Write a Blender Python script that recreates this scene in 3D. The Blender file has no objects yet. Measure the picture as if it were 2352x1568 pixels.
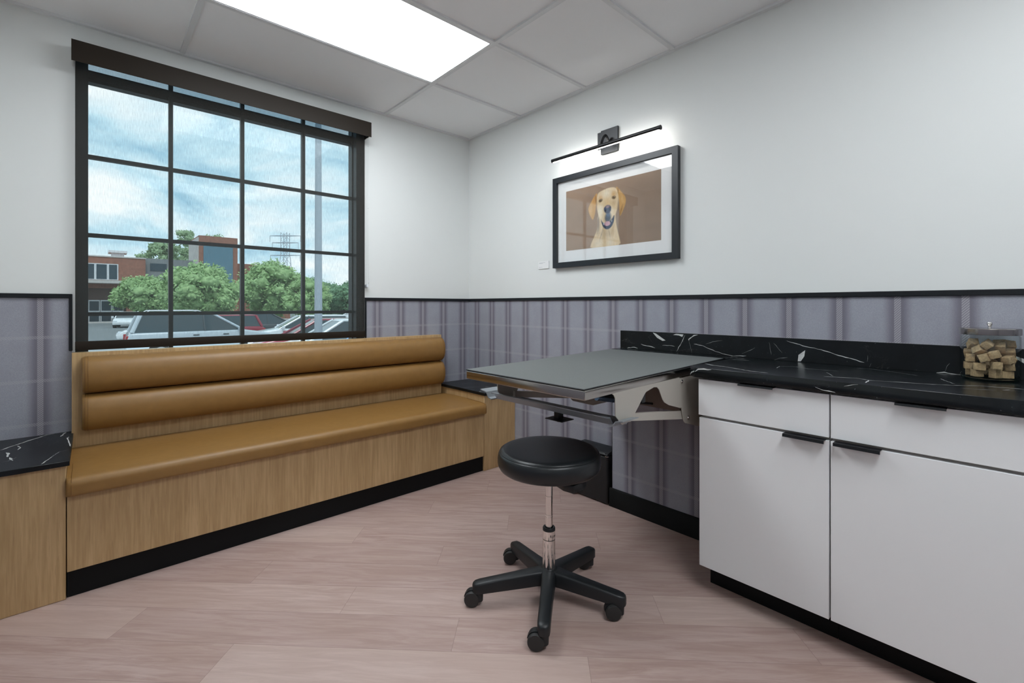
import bpy, bmesh, math, random
import numpy as np
from mathutils import Vector, Matrix
C = bpy.context.scene.collection
sc = bpy.context.scene
PI = math.pi

# ------------------------------------------------------------------ camera
cam_data = bpy.data.cameras.new('camera')
cam_data.sensor_width = 36.0
cam_data.lens = 16.30
cam_data.shift_y = -0.0349
cam_data.clip_start = 0.02
cam_data.clip_end = 2000
cam = bpy.data.objects.new('camera', cam_data)
C.objects.link(cam)
cam.location = (-2.366, -3.1488, 1.1735)
cam.rotation_euler = (PI / 2, 0, -0.7368)
sc.camera = cam

# ------------------------------------------------------------------ colour management
sc.view_settings.view_transform = 'Standard'
sc.view_settings.look = 'None'
sc.view_settings.exposure = 0.04
sc.view_settings.gamma = 1.0
sc.view_settings.use_curve_mapping = False
CEILING_LAMP = 13.4
PICTURE_LAMP = 60.0
SKY = 2.1
SUN = 1.6

# ------------------------------------------------------------------ world: cloudy sky
world = bpy.data.worlds.new('sky')
sc.world = world
world.use_nodes = True
wn = world.node_tree.nodes
wl = world.node_tree.links
wn.clear()
w_out = wn.new('ShaderNodeOutputWorld')
w_bg = wn.new('ShaderNodeBackground')
w_tc = wn.new('ShaderNodeTexCoord')
w_map = wn.new('ShaderNodeMapping')
w_map.inputs['Scale'].default_value = (1.0, 1.0, 2.6)
w_map.inputs['Location'].default_value = (0.35, 0.1, 0.2)
w_n1 = wn.new('ShaderNodeTexNoise')
w_n1.inputs['Scale'].default_value = 3.6
w_n1.inputs['Detail'].default_value = 7
w_n1.inputs['Roughness'].default_value = 0.55
w_n1.inputs['Distortion'].default_value = 0.35
w_r1 = wn.new('ShaderNodeValToRGB')
e = w_r1.color_ramp.elements
e[0].position = 0.33
e[0].color = (0.27, 0.50, 0.66, 1)
e[1].position = 0.60
e[1].color = (0.95, 0.98, 1.0, 1)
m = w_r1.color_ramp.elements.new(0.45)
m.color = (0.55, 0.76, 0.87, 1)
wl.new(w_tc.outputs['Generated'], w_map.inputs['Vector'])
wl.new(w_map.outputs['Vector'], w_n1.inputs['Vector'])
wl.new(w_n1.outputs['Fac'], w_r1.inputs['Fac'])
wl.new(w_r1.outputs['Color'], w_bg.inputs['Color'])
w_bg.inputs['Strength'].default_value = SKY
wl.new(w_bg.outputs['Background'], w_out.inputs['Surface'])

# soft sun behind the building (it never enters the window)
sun_d = bpy.data.lights.new('sun', 'SUN')
sun_d.energy = SUN
sun_d.angle = 0.25
sun = bpy.data.objects.new('sun', sun_d)
C.objects.link(sun)
sun.location = (0, -20, 40)
sun.rotation_euler = (math.radians(38), math.radians(-12), 0)

# ------------------------------------------------------------------ material helpers
def new_mat(name):
    mt = bpy.data.materials.new(name)
    mt.use_nodes = True
    nt = mt.node_tree
    b = nt.nodes['Principled BSDF']
    return mt, nt, b

def mat(name, col, rough=0.5, metal=0.0, spec=None, coat=0.0, noise=0.0, nscale=40.0, bump=0.0, bscale=200.0, stretch=(1, 1, 1)):
    mt, nt, b = new_mat(name)
    b.inputs['Base Color'].default_value = (*col, 1)
    b.inputs['Roughness'].default_value = rough
    b.inputs['Metallic'].default_value = metal
    if spec is not None:
        b.inputs['Specular IOR Level'].default_value = spec
    b.inputs['Coat Weight'].default_value = coat
    b.inputs['Coat Roughness'].default_value = 0.1
    tc = nt.nodes.new('ShaderNodeTexCoord')
    mp = nt.nodes.new('ShaderNodeMapping')
    mp.inputs['Scale'].default_value = stretch
    nt.links.new(tc.outputs['Object'], mp.inputs['Vector'])
    if noise > 0:
        n = nt.nodes.new('ShaderNodeTexNoise')
        n.inputs['Scale'].default_value = nscale
        n.inputs['Detail'].default_value = 4
        nt.links.new(mp.outputs['Vector'], n.inputs['Vector'])
        r = nt.nodes.new('ShaderNodeMapRange')
        r.inputs['From Min'].default_value = 0.25
        r.inputs['From Max'].default_value = 0.75
        r.inputs['To Min'].default_value = 1 - noise
        r.inputs['To Max'].default_value = 1 + noise
        nt.links.new(n.outputs['Fac'], r.inputs['Value'])
        mx = nt.nodes.new('ShaderNodeVectorMath')
        mx.operation = 'SCALE'
        mx.inputs[0].default_value = col
        nt.links.new(r.outputs['Result'], mx.inputs['Scale'])
        nt.links.new(mx.outputs['Vector'], b.inputs['Base Color'])
    if bump > 0:
        n2 = nt.nodes.new('ShaderNodeTexNoise')
        n2.inputs['Scale'].default_value = bscale
        n2.inputs['Detail'].default_value = 3
        nt.links.new(mp.outputs['Vector'], n2.inputs['Vector'])
        bp = nt.nodes.new('ShaderNodeBump')
        bp.inputs['Strength'].default_value = bump
        bp.inputs['Distance'].default_value = 0.002
        nt.links.new(n2.outputs['Fac'], bp.inputs['Height'])
        nt.links.new(bp.outputs['Normal'], b.inputs['Normal'])
    return mt

class NT:
    """tiny helper to write node maths"""
    def __init__(self, nt):
        self.nt = nt
    def m(self, op, a, b=None, c=None, clamp=False):
        n = self.nt.nodes.new('ShaderNodeMath')
        n.operation = op
        n.use_clamp = clamp
        for i, x in enumerate((a, b, c)):
            if x is None:
                continue
            if isinstance(x, (int, float)):
                n.inputs[i].default_value = x
            else:
                self.nt.links.new(x, n.inputs[i])
        return n.outputs[0]
    def step(self, x, lo, hi, a=0.0, b=1.0):
        n = self.nt.nodes.new('ShaderNodeMapRange')
        n.interpolation_type = 'SMOOTHSTEP'
        n.inputs['From Min'].default_value = lo
        n.inputs['From Max'].default_value = hi
        n.inputs['To Min'].default_value = a
        n.inputs['To Max'].default_value = b
        self.nt.links.new(x, n.inputs['Value'])
        return n.outputs[0]
    def mix(self, f, a, b):
        n = self.nt.nodes.new('ShaderNodeMix')
        n.data_type = 'RGBA'
        if isinstance(f, (int, float)):
            n.inputs[0].default_value = f
        else:
            self.nt.links.new(f, n.inputs[0])
        for s, x in ((6, a), (7, b)):
            if isinstance(x, tuple):
                n.inputs[s].default_value = (*x, 1)
            else:
                self.nt.links.new(x, n.inputs[s])
        return n.outputs[2]
    def noise(self, vec, scale, detail=3, rough=0.5, dist=0.0, stretch=None):
        if stretch:
            mp = self.nt.nodes.new('ShaderNodeMapping')
            mp.inputs['Scale'].default_value = stretch
            self.nt.links.new(vec, mp.inputs['Vector'])
            vec = mp.outputs[0]
        n = self.nt.nodes.new('ShaderNodeTexNoise')
        n.inputs['Scale'].default_value = scale
        n.inputs['Detail'].default_value = detail
        n.inputs['Roughness'].default_value = rough
        n.inputs['Distortion'].default_value = dist
        self.nt.links.new(vec, n.inputs['Vector'])
        return n.outputs['Fac']
    def pos(self):
        n = self.nt.nodes.new('ShaderNodeNewGeometry')
        return n.outputs['Position']
    def xyz(self, v):
        n = self.nt.nodes.new('ShaderNodeSeparateXYZ')
        self.nt.links.new(v, n.inputs[0])
        return n.outputs
    def comb(self, x, y, z):
        n = self.nt.nodes.new('ShaderNodeCombineXYZ')
        for i, a in enumerate((x, y, z)):
            if isinstance(a, (int, float)):
                n.inputs[i].default_value = a
            else:
                self.nt.links.new(a, n.inputs[i])
        return n.outputs[0]
    def white(self, vec):
        n = self.nt.nodes.new('ShaderNodeTexWhiteNoise')
        n.noise_dimensions = '3D'
        self.nt.links.new(vec, n.inputs['Vector'])
        return n.outputs['Value']

def plaid(name, axis, s0, pitch):
    """grey woven tartan wall covering: paired purple bands, pale twill threads"""
    mt, nt, b = new_mat(name)
    N = NT(nt)
    p = N.pos()
    x, y, z = N.xyz(p)
    s = x if axis == 'x' else y
    def dist(v, o, pit):
        t = N.m('DIVIDE', N.m('SUBTRACT', v, o), pit)
        t = N.m('ADD', t, 0.5)
        t = N.m('FRACT', t)
        t = N.m('SUBTRACT', t, 0.5)
        return N.m('MULTIPLY', N.m('ABSOLUTE', t), pit)
    d = dist(s, s0, pitch)
    dz = dist(z, 1.022, 0.206)
    base = N.mix(N.noise(p, 420, 2, 0.7), (0.215, 0.222, 0.262), (0.47, 0.48, 0.54))
    cloud = N.noise(p, 9, 2)
    base = N.mix(N.step(cloud, 0.35, 0.7, 0, 0.25), base, (0.275, 0.27, 0.32))
    dark = N.step(d, 0.052, 0.012)
    col = N.mix(N.m('MULTIPLY', dark, 0.80), base, (0.150, 0.134, 0.170))
    twill = N.m('SINE', N.m('MULTIPLY', N.m('ADD', s, N.m('MULTIPLY', z, 0.9)), 2 * PI / 0.0085))
    twill = N.step(twill, -0.2, 0.5)
    light = N.m('MULTIPLY', N.step(d, 0.0115, 0.0095), N.m('MULTIPLY_ADD', twill, 0.55, 0.22))
    col = N.mix(light, col, (0.44, 0.43, 0.465))
    hl = N.m('MULTIPLY', N.step(dz, 0.0085, 0.0065), N.m('MULTIPLY_ADD', twill, 0.34, 0.10))
    col = N.mix(hl, col, (0.46, 0.45, 0.48))
    nt.links.new(col, b.inputs['Base Color'])
    b.inputs['Roughness'].default_value = 0.85
    b.inputs['Specular IOR Level'].default_value = 0.2
    return mt

def wood_mat(name, light, dark, horizontal=False):
    mt, nt, b = new_mat(name)
    N = NT(nt)
    p = N.pos()
    st = (1, 1, 0.045)
    g = N.noise(p, 95, 5, 0.6, 0.2, st)
    g2 = N.noise(p, 14, 3, 0.5, 0.8, (1, 1, 0.12))
    f = N.m('ADD', N.m('MULTIPLY', g, 0.7), N.m('MULTIPLY', g2, 0.45))
    col = N.mix(N.step(f, 0.40, 0.78), dark, light)
    pore = N.noise(p, 330, 2, 0.6, 0, (1, 1, 0.03))
    col = N.mix(N.step(pore, 0.62, 0.72, 0, 0.35), col, tuple(c * 0.6 for c in dark))
    nt.links.new(col, b.inputs['Base Color'])
    b.inputs['Roughness'].default_value = 0.42
    return mt

def floor_mat():
    mt, nt, b = new_mat('vinyl_plank')
    N = NT(nt)
    p = N.pos()
    x, y, z = N.xyz(p)
    r = math.sqrt(0.5)
    e = N.m('MULTIPLY', N.m('SUBTRACT', x, y), r)      # along the planks
    n = N.m('MULTIPLY', N.m('ADD', x, y), r)           # across
    W, L = 0.172, 1.22
    rowf = N.m('DIVIDE', N.m('ADD', n, 1.650 + W), W)
    row = N.m('FLOOR', rowf)
    off = N.m('MULTIPLY', N.m('FRACT', N.m('MULTIPLY', row, 0.377)), L)
    colf = N.m('DIVIDE', N.m('ADD', N.m('SUBTRACT', e, 0.111), off), L)
    cl = N.m('FLOOR', colf)
    rnd = N.white(N.comb(row, cl, 3.0))
    rnd2 = N.white(N.comb(row, cl, 11.0))
    vec = N.comb(e, N.m('ADD', n, N.m('MULTIPLY', rnd, 7.0)), N.m('MULTIPLY', rnd2, 5.0))
    grain = N.noise(vec, 34, 6, 0.66, 0.9, (0.10, 1, 1))
    fine = N.noise(vec, 190, 3, 0.6, 0.0, (0.06, 1, 1))
    blot = N.noise(vec, 3.2, 3, 0.5, 0.6, (0.45, 1, 1))
    col = N.mix(N.step(grain, 0.3, 0.72), (0.420, 0.290, 0.250), (0.565, 0.425, 0.385))
    col = N.mix(N.step(fine, 0.45, 0.8, 0, 0.28), col, (0.33, 0.235, 0.215))
    col = N.mix(N.step(blot, 0.40, 0.75, 0, 0.55), col, (0.40, 0.270, 0.225))
    col = N.mix(N.m('MULTIPLY', rnd, 0.22), col, (0.41, 0.295, 0.27))
    col = N.mix(N.m('MULTIPLY', N.step(rnd2, 0.72, 1.0), 0.28), col, (0.74, 0.60, 0.53))
    fr = N.m('FRACT', rowf)
    ed = N.m('MULTIPLY', N.m('MINIMUM', fr, N.m('SUBTRACT', 1.0, fr)), W)
    fc = N.m('FRACT', colf)
    ee = N.m('MULTIPLY', N.m('MINIMUM', fc, N.m('SUBTRACT', 1.0, fc)), L)
    seam = N.step(N.m('MINIMUM', ed, ee), 0.0016, 0.0002, 0, 0.5)
    col = N.mix(seam, col, (0.20, 0.13, 0.11))
    nt.links.new(col, b.inputs['Base Color'])
    rg = N.step(grain, 0.3, 0.7, 0.48, 0.40)
    nt.links.new(rg, b.inputs['Roughness'])
    b.inputs['Specular IOR Level'].default_value = 0.35
    return mt

def marble_mat(name, rough):
    mt, nt, b = new_mat(name)
    N = NT(nt)
    p = N.pos()
    cl = N.noise(p, 5, 4, 0.6, 0.5)
    col = N.mix(N.step(cl, 0.35, 0.75), (0.003, 0.0042, 0.005), (0.008, 0.011, 0.013))
    v1 = N.noise(p, 4.0, 5, 0.6, 2.6, (1.0, 0.55, 1.3))
    vein = N.step(N.m('ABSOLUTE', N.m('SUBTRACT', v1, 0.505)), 0.0035, 0.0006)
    mask = N.step(N.noise(p, 2.3, 2), 0.50, 0.62)
    col = N.mix(N.m('MULTIPLY', N.m('MULTIPLY', vein, mask), 0.22), col, (0.55, 0.57, 0.58))
    sp = N.noise(p, 160, 1, 0.5)
    col = N.mix(N.step(sp, 0.76, 0.82, 0, 0.22), col, (0.4, 0.43, 0.45))
    nt.links.new(col, b.inputs['Base Color'])
    b.inputs['Roughness'].default_value = rough
    b.inputs['Specular IOR Level'].default_value = 0.32
    return mt

def glass_mat(name, tint, gloss, rough=0.02):
    mt = bpy.data.materials.new(name)
    mt.use_nodes = True
    nt = mt.node_tree
    nt.nodes.clear()
    o = nt.nodes.new('ShaderNodeOutputMaterial')
    t = nt.nodes.new('ShaderNodeBsdfTransparent')
    t.inputs[0].default_value = (*tint, 1)
    g = nt.nodes.new('ShaderNodeBsdfGlossy')
    g.inputs['Roughness'].default_value = rough
    lw = nt.nodes.new('ShaderNodeLayerWeight')
    lw.inputs['Blend'].default_value = 0.5
    N = NT(nt)
    f0 = ((gloss - 1) / (gloss + 1)) ** 2
    f = N.m('MULTIPLY_ADD', N.m('POWER', lw.outputs['Facing'], 5.0), 1 - f0, f0)
    mx = nt.nodes.new('ShaderNodeMixShader')
    nt.links.new(f, mx.inputs[0])
    nt.links.new(t.outputs[0], mx.inputs[1])
    nt.links.new(g.outputs[0], mx.inputs[2])
    nt.links.new(mx.outputs[0], o.inputs[0])
    return mt

def screen_mat():
    """open-weave solar shade: brown threads with the view showing between them"""
    mt = bpy.data.materials.new('solar_screen_fabric')
    mt.use_nodes = True
    nt = mt.node_tree
    nt.nodes.clear()
    N = NT(nt)
    o = nt.nodes.new('ShaderNodeOutputMaterial')
    t = nt.nodes.new('ShaderNodeBsdfTransparent')
    t.inputs[0].default_value = (1.0, 1.0, 1.0, 1)
    d = nt.nodes.new('ShaderNodeBsdfDiffuse')
    d.inputs[0].default_value = (0.075, 0.062, 0.05, 1)
    tr = nt.nodes.new('ShaderNodeBsdfTranslucent')
    tr.inputs[0].default_value = (0.15, 0.165, 0.165, 1)
    ad = nt.nodes.new('ShaderNodeMixShader')
    ad.inputs[0].default_value = 0.5
    nt.links.new(d.outputs[0], ad.inputs[1])
    nt.links.new(tr.outputs[0], ad.inputs[2])
    p = N.pos()
    streak = N.noise(p, 620, 2, 0.6, 0, (1, 1, 0.045))
    f = N.step(streak, 0.25, 0.75, 0.25, 0.34)
    mx = nt.nodes.new('ShaderNodeMixShader')
    nt.links.new(f, mx.inputs[0])
    nt.links.new(t.outputs[0], mx.inputs[1])
    nt.links.new(ad.outputs[0], mx.inputs[2])
    nt.links.new(mx.outputs[0], o.inputs[0])
    return mt

def emit_mat(name, col, strength):
    mt = bpy.data.materials.new(name)
    mt.use_nodes = True
    nt = mt.node_tree
    nt.nodes.clear()
    o = nt.nodes.new('ShaderNodeOutputMaterial')
    em = nt.nodes.new('ShaderNodeEmission')
    em.inputs[0].default_value = (*col, 1)
    em.inputs[1].default_value = strength
    nt.links.new(em.outputs[0], o.inputs[0])
    return mt

M = dict(
    wall=mat('wall_paint', (0.775, 0.795, 0.785), 0.6, bump=0.04, bscale=350),
    ceil=mat('ceiling_tile', (0.90, 0.905, 0.915), 0.9, noise=0.02, nscale=500, bump=0.12, bscale=600),
    grid=mat('ceiling_grid_metal', (0.74, 0.75, 0.76), 0.45),
    floor=floor_mat(),
    plaid_y=plaid('tartan_wallpaper_right', 'y', -0.308, 0.19286),
    plaid_x=plaid('tartan_wallpaper_window', 'x', -0.641, 0.1905),
    plaid_f=plaid('tartan_wallpaper_furring', 'y', -1.649, 0.1950),
    black_trim=mat('black_trim', (0.007, 0.009, 0.012), 0.5, spec=0.3, bump=0.08, bscale=300),
    toe=mat('black_rubber_base', (0.005, 0.0055, 0.006), 0.6, spec=0.2),
    oak=wood_mat('oak_laminate', (0.625, 0.43, 0.222), (0.465, 0.305, 0.142)),
    leather=mat('caramel_leather', (0.285, 0.150, 0.042), 0.36, noise=0.08, nscale=30, bump=0.22, bscale=900),
    seam=mat('leather_seam', (0.20, 0.095, 0.025), 0.5),
    marble=marble_mat('black_marble', 0.24),
    marble_m=marble_mat('black_marble_matte', 0.33),
    vein=mat('marble_vein', (0.56, 0.57, 0.56), 0.35, noise=0.25, nscale=60),
    vein_thin=mat('marble_vein_thin', (0.33, 0.345, 0.35), 0.35, noise=0.35, nscale=60),
    white_lam=mat('white_laminate', (0.83, 0.84, 0.85), 0.42),
    carcass=mat('carcass_taupe', (0.36, 0.335, 0.315), 0.6),
    black_metal=mat('black_metal', (0.010, 0.011, 0.013), 0.35, metal=0.3),
    bronze=mat('dark_bronze_aluminium', (0.020, 0.020, 0.021), 0.45, metal=0.2),
    brown_metal=mat('brown_fascia', (0.019, 0.013, 0.008), 0.55, spec=0.25),
    steel=mat('brushed_steel', (0.44, 0.415, 0.39), 0.16, metal=1.0, bump=0.03, bscale=90, stretch=(1, 40, 40)),
    beige=mat('beige_painted_steel', (0.45, 0.42, 0.375), 0.42),
    hinge=mat('brown_hinge_steel', (0.16, 0.125, 0.105), 0.5),
    grey_paint=mat('grey_painted_steel', (0.30, 0.33, 0.36), 0.38, metal=0.3),
    mat_rubber=mat('grey_rubber_mat', (0.125, 0.135, 0.135), 0.55, noise=0.18, nscale=320, bump=0.2, bscale=700),
    mat_edge=mat('black_rubber_edge', (0.006, 0.007, 0.010), 0.5),
    vinyl=mat('black_vinyl', (0.009, 0.0115, 0.0135), 0.34, bump=0.10, bscale=900),
    plastic=mat('black_plastic', (0.010, 0.012, 0.014), 0.42, bump=0.05, bscale=600),
    plastic_soft=mat('dark_grey_tread', (0.022, 0.022, 0.022), 0.55),
    chrome=mat('chrome', (0.80, 0.78, 0.77), 0.10, metal=1.0),
    strut_steel=mat('gas_strut_blue_highlight', (0.20, 0.30, 0.45), 0.25, metal=1.0),  # blue highlights on the strut steel put into its base colour
    ink=mat('lettering_ink', (0.03, 0.03, 0.035), 0.5),
    paper=mat('white_card', (0.84, 0.85, 0.85), 0.6),
    grey_ink=mat('grey_print', (0.52, 0.54, 0.56), 0.7),
    mount=mat('picture_mount_board', (0.88, 0.89, 0.89), 0.7),
    pic_frame=mat('black_picture_frame', (0.011, 0.014, 0.019), 0.38),
    glass=glass_mat('window_glass', (0.94, 0.97, 0.97), 1.3),
    glass_dark=glass_mat('window_glass_tinted', (0.50, 0.58, 0.62), 1.4),
    pic_glass=glass_mat('picture_glass', (0.985, 0.985, 0.985), 1.6),
    jar_glass=glass_mat('jar_glass', (0.95, 0.975, 0.965), 1.36),
    jar_base=glass_mat('jar_base_glass', (0.70, 0.86, 0.80), 1.5),
    screen=screen_mat(),
    chain=mat('bead_chain_metal', (0.45, 0.45, 0.46), 0.3, metal=0.8),
    clear_plastic=mat('clip_plastic', (0.68, 0.70, 0.74), 0.3),
    treat=mat('baked_treat', (0.49, 0.325, 0.185), 0.85, noise=0.30, nscale=140, bump=0.5, bscale=260),
    lamp=emit_mat('ceiling_lamp_glow', (0.945, 1.0, 1.035), CEILING_LAMP),
    led=emit_mat('picture_lamp_glow', (1.0, 0.97, 0.92), PICTURE_LAMP),
    asphalt=mat('asphalt', (0.20, 0.22, 0.23), 0.9, noise=0.15, nscale=2),
    brick=mat('red_brick', (0.30, 0.135, 0.095), 0.9, noise=0.25, nscale=3),
    brick_dk=mat('dark_brick', (0.13, 0.085, 0.075), 0.9, noise=0.2, nscale=3),
    concrete=mat('pale_concrete', (0.55, 0.52, 0.50), 0.9),
    greywall=mat('grey_panel', (0.22, 0.24, 0.25), 0.8),
    facade_glass=mat('facade_glass', (0.10, 0.20, 0.26), 0.12, metal=0.3),
    dark_glass=mat('dark_pane', (0.030, 0.05, 0.065), 0.1),
    white_metal=mat('white_metal', (0.72, 0.75, 0.78), 0.4),
    bark=mat('bark', (0.09, 0.06, 0.04), 0.9, noise=0.3, nscale=6),
    pole=mat('grey_pole_paint', (0.40, 0.45, 0.50), 0.5),
    tyre=mat('tyre_rubber', (0.012, 0.012, 0.013), 0.8),
    rim=mat('alloy_rim', (0.5, 0.5, 0.52), 0.3, metal=0.9),
    red_light=mat('tail_lamp_red', (0.36, 0.012, 0.02), 0.2),
    head_light=mat('headlamp_clear', (0.7, 0.75, 0.8), 0.1),
    car_silver=mat('silver_car_paint', (0.52, 0.60, 0.66), 0.25, coat=0.6),
    car_white=mat('white_car_paint', (0.78, 0.83, 0.86), 0.25, coat=0.6),
    car_red=mat('maroon_car_paint', (0.30, 0.020, 0.045), 0.25, coat=0.6),
    car_dark=mat('charcoal_car_paint', (0.045, 0.06, 0.07), 0.25, coat=0.6),
    car_blue=mat('blue_car_paint', (0.07, 0.22, 0.44), 0.25, coat=0.6),
    car_glass=mat('car_window_glass', (0.035, 0.065, 0.08), 0.08),
)

def leaf_mat(name, c1, c2):
    mt, nt, b = new_mat(name)
    N = NT(nt)
    p = N.pos()
    f = N.noise(p, 2.6, 6, 0.75)
    nt.links.new(N.mix(N.step(f, 0.3, 0.7), c1, c2), b.inputs['Base Color'])
    b.inputs['Roughness'].default_value = 0.8
    return mt
M['leaf'] = leaf_mat('bright_leaves', (0.21, 0.36, 0.14), (0.44, 0.62, 0.29))
M['leaf_dk'] = leaf_mat('deep_green_leaves', (0.10, 0.22, 0.12), (0.23, 0.40, 0.22))
M['leaf_pale'] = leaf_mat('pale_leaves', (0.22, 0.34, 0.18), (0.38, 0.52, 0.30))

# ------------------------------------------------------------------ mesh builder
class MB:
    def __init__(self):
        self.bm = bmesh.new()
        self.mi = 0
    def _absorb(self, t, mtx=None):
        if mtx is not None:
            t.transform(mtx)
        me = bpy.data.meshes.new('tmp')
        for f in t.faces:
            f.material_index = self.mi
        t.to_mesh(me)
        t.free()
        self.bm.from_mesh(me)
        bpy.data.meshes.remove(me)
        return self
    def mat(self, i):
        self.mi = i
        return self
    def box(self, x0, x1, y0, y1, z0, z1, bev=0.0, seg=2, mtx=None):
        t = bmesh.new()
        bmesh.ops.create_cube(t, size=1)
        for v in t.verts:
            v.co = Vector(((x0 + x1) / 2 + v.co.x * (x1 - x0), (y0 + y1) / 2 + v.co.y * (y1 - y0), (z0 + z1) / 2 + v.co.z * (z1 - z0)))
        if bev > 0:
            bmesh.ops.bevel(t, geom=list(t.edges), offset=bev, segments=seg, profile=0.5, affect='EDGES')
        return self._absorb(t, mtx)
    def prism(self, pts, axis, a, b, bev=0.0, seg=1, mtx=None):
        """polygon in the plane normal to axis, extruded from a to b"""
        t = bmesh.new()
        def co(p, h):
            if axis == 'x': return (h, p[0], p[1])
            if axis == 'y': return (p[0], h, p[1])
            return (p[0], p[1], h)
        v0 = [t.verts.new(co(p, a)) for p in pts]
        v1 = [t.verts.new(co(p, b)) for p in pts]
        n = len(pts)
        t.faces.new(v0)
        t.faces.new(v1[::-1])
        for i in range(n):
            t.faces.new((v0[i], v1[i], v1[(i + 1) % n], v0[(i + 1) % n]))
        bmesh.ops.recalc_face_normals(t, faces=list(t.faces))
        if bev > 0:
            bmesh.ops.bevel(t, geom=list(t.edges), offset=bev, segments=seg, profile=0.5, affect='EDGES')
        return self._absorb(t, mtx)
    def lathe(self, prof, c=(0, 0, 0), seg=32, mtx=None):
        t = bmesh.new()
        rings = []
        for r, z in prof:
            if r < 1e-6:
                rings.append([t.verts.new((c[0], c[1], c[2] + z))])
            else:
                rings.append([t.verts.new((c[0] + r * math.cos(2 * PI * k / seg), c[1] + r * math.sin(2 * PI * k / seg), c[2] + z)) for k in range(seg)])
        for A, B in zip(rings, rings[1:]):
            for k in range(seg):
                k2 = (k + 1) % seg
                if len(A) == 1 and len(B) == 1:
                    continue
                if len(A) == 1:
                    t.faces.new((A[0], B[k2], B[k]))
                elif len(B) == 1:
                    t.faces.new((A[k], A[k2], B[0]))
                else:
                    t.faces.new((A[k], A[k2], B[k2], B[k]))
        bmesh.ops.recalc_face_normals(t, faces=list(t.faces))
        return self._absorb(t, mtx)
    def tube(self, pts, r, seg=10, cap=True, mtx=None):
        pts = [Vector(p) for p in pts]
        rr = r if isinstance(r, (list, tuple)) else [r] * len(pts)
        t = bmesh.new()
        rings = []
        ref = None
        for i, p in enumerate(pts):
            d = (pts[min(i + 1, len(pts) - 1)] - pts[max(i - 1, 0)]).normalized()
            if ref is None:
                ref = d.orthogonal().normalized()
            ref = (ref - d * ref.dot(d))
            ref = ref.normalized() if ref.length > 1e-6 else d.orthogonal().normalized()
            b = d.cross(ref)
            rings.append([t.verts.new(p + (ref * math.cos(2 * PI * k / seg) + b * math.sin(2 * PI * k / seg)) * rr[i]) for k in range(seg)])
        for A, B in zip(rings, rings[1:]):
            for k in range(seg):
                t.faces.new((A[k], A[(k + 1) % seg], B[(k + 1) % seg], B[k]))
        if cap:
            t.faces.new(rings[0][::-1])
            t.faces.new(rings[-1])
        bmesh.ops.recalc_face_normals(t, faces=list(t.faces))
        return self._absorb(t, mtx)
    def loft(self, rings, cap=True, mtx=None):
        t = bmesh.new()
        R = [[t.verts.new(p) for p in r] for r in rings]
        n = len(R[0])
        for A, B in zip(R, R[1:]):
            for k in range(n):
                t.faces.new((A[k], A[(k + 1) % n], B[(k + 1) % n], B[k]))
        if cap:
            t.faces.new(R[0][::-1])
            t.faces.new(R[-1])
        bmesh.ops.recalc_face_normals(t, faces=list(t.faces))
        return self._absorb(t, mtx)
    def face(self, pts):
        t = bmesh.new()
        t.faces.new([t.verts.new(p) for p in pts])
        return self._absorb(t)
    def ico(self, c, r, sub=2, sq=(1, 1, 1), jit=0.0, rnd=None):
        t = bmesh.new()
        bmesh.ops.create_icosphere(t, subdivisions=sub, radius=1)
        for v in t.verts:
            k = 1 + (rnd.uniform(-jit, jit) if jit else 0)
            v.co = Vector((c[0] + v.co.x * r * sq[0] * k, c[1] + v.co.y * r * sq[1] * k, c[2] + v.co.z * r * sq[2] * k))
        return self._absorb(t)
    def strip(self, pts, w, to3, h):
        """thin inlaid band along a 2-D polyline; to3 maps (a, b, lift) to 3-D"""
        P = [Vector(p) for p in pts]
        rj = random.Random(int(abs(pts[0][0] * 7919 + pts[0][1] * 104729) * 1000))
        Q = []
        for a_, b_ in zip(P, P[1:]):
            n_ = max(1, int((b_ - a_).length / 0.012))
            for k_ in range(n_):
                j_ = 0.0 if k_ == 0 else 0.0016
                Q.append(a_.lerp(b_, k_ / n_) + Vector((rj.uniform(-j_, j_), rj.uniform(-j_, j_))))
        P = Q + [P[-1]]
        L, R = [], []
        for i, p in enumerate(P):
            d = P[min(i + 1, len(P) - 1)] - P[max(i - 1, 0)]
            d = d.normalized() if d.length > 1e-9 else Vector((1, 0))
            nn = Vector((-d.y, d.x))
            k = 0.2 if i in (0, len(P) - 1) else rj.uniform(0.35, 1.15)
            L.append(p + nn * w * k / 2)
            R.append(p - nn * w * k / 2)
        t = bmesh.new()
        for i in range(len(P) - 1):
            t.faces.new([t.verts.new(to3(q[0], q[1], h)) for q in (L[i], L[i + 1], R[i + 1], R[i])])
        return self._absorb(t)
    def build(self, name, mats, parent=None, smooth=True, ang=40, recalc=False):
        if not isinstance(mats, (list, tuple)):
            mats = [mats]
        o_w = Vector((0, 0, 0))
        p = parent
        while p is not None:
            o_w += p.location
            p = p.parent
        bmesh.ops.translate(self.bm, verts=list(self.bm.verts), vec=-o_w)
        if recalc:
            bmesh.ops.recalc_face_normals(self.bm, faces=list(self.bm.faces))
        me = bpy.data.meshes.new(name)
        self.bm.to_mesh(me)
        self.bm.free()
        for mm in mats:
            me.materials.append(M[mm] if isinstance(mm, str) else mm)
        if smooth:
            for f in me.polygons:
                f.use_smooth = True
            me.set_sharp_from_angle(angle=math.radians(ang))
        o = bpy.data.objects.new(name, me)
        C.objects.link(o)
        if parent is not None:
            o.parent = parent
        return o

def tag(o, label, cat, group=None):
    o['label'] = label
    o['category'] = cat
    if group:
        o['group'] = group
    return o

def thing(name, label, cat, loc=(0, 0, 0), group=None):
    o = bpy.data.objects.new(name, None)
    o.empty_display_size = 0.1
    C.objects.link(o)
    o.location = loc
    return tag(o, label, cat, group)

def struct(o):
    o['kind'] = 'structure'
    return o

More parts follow.
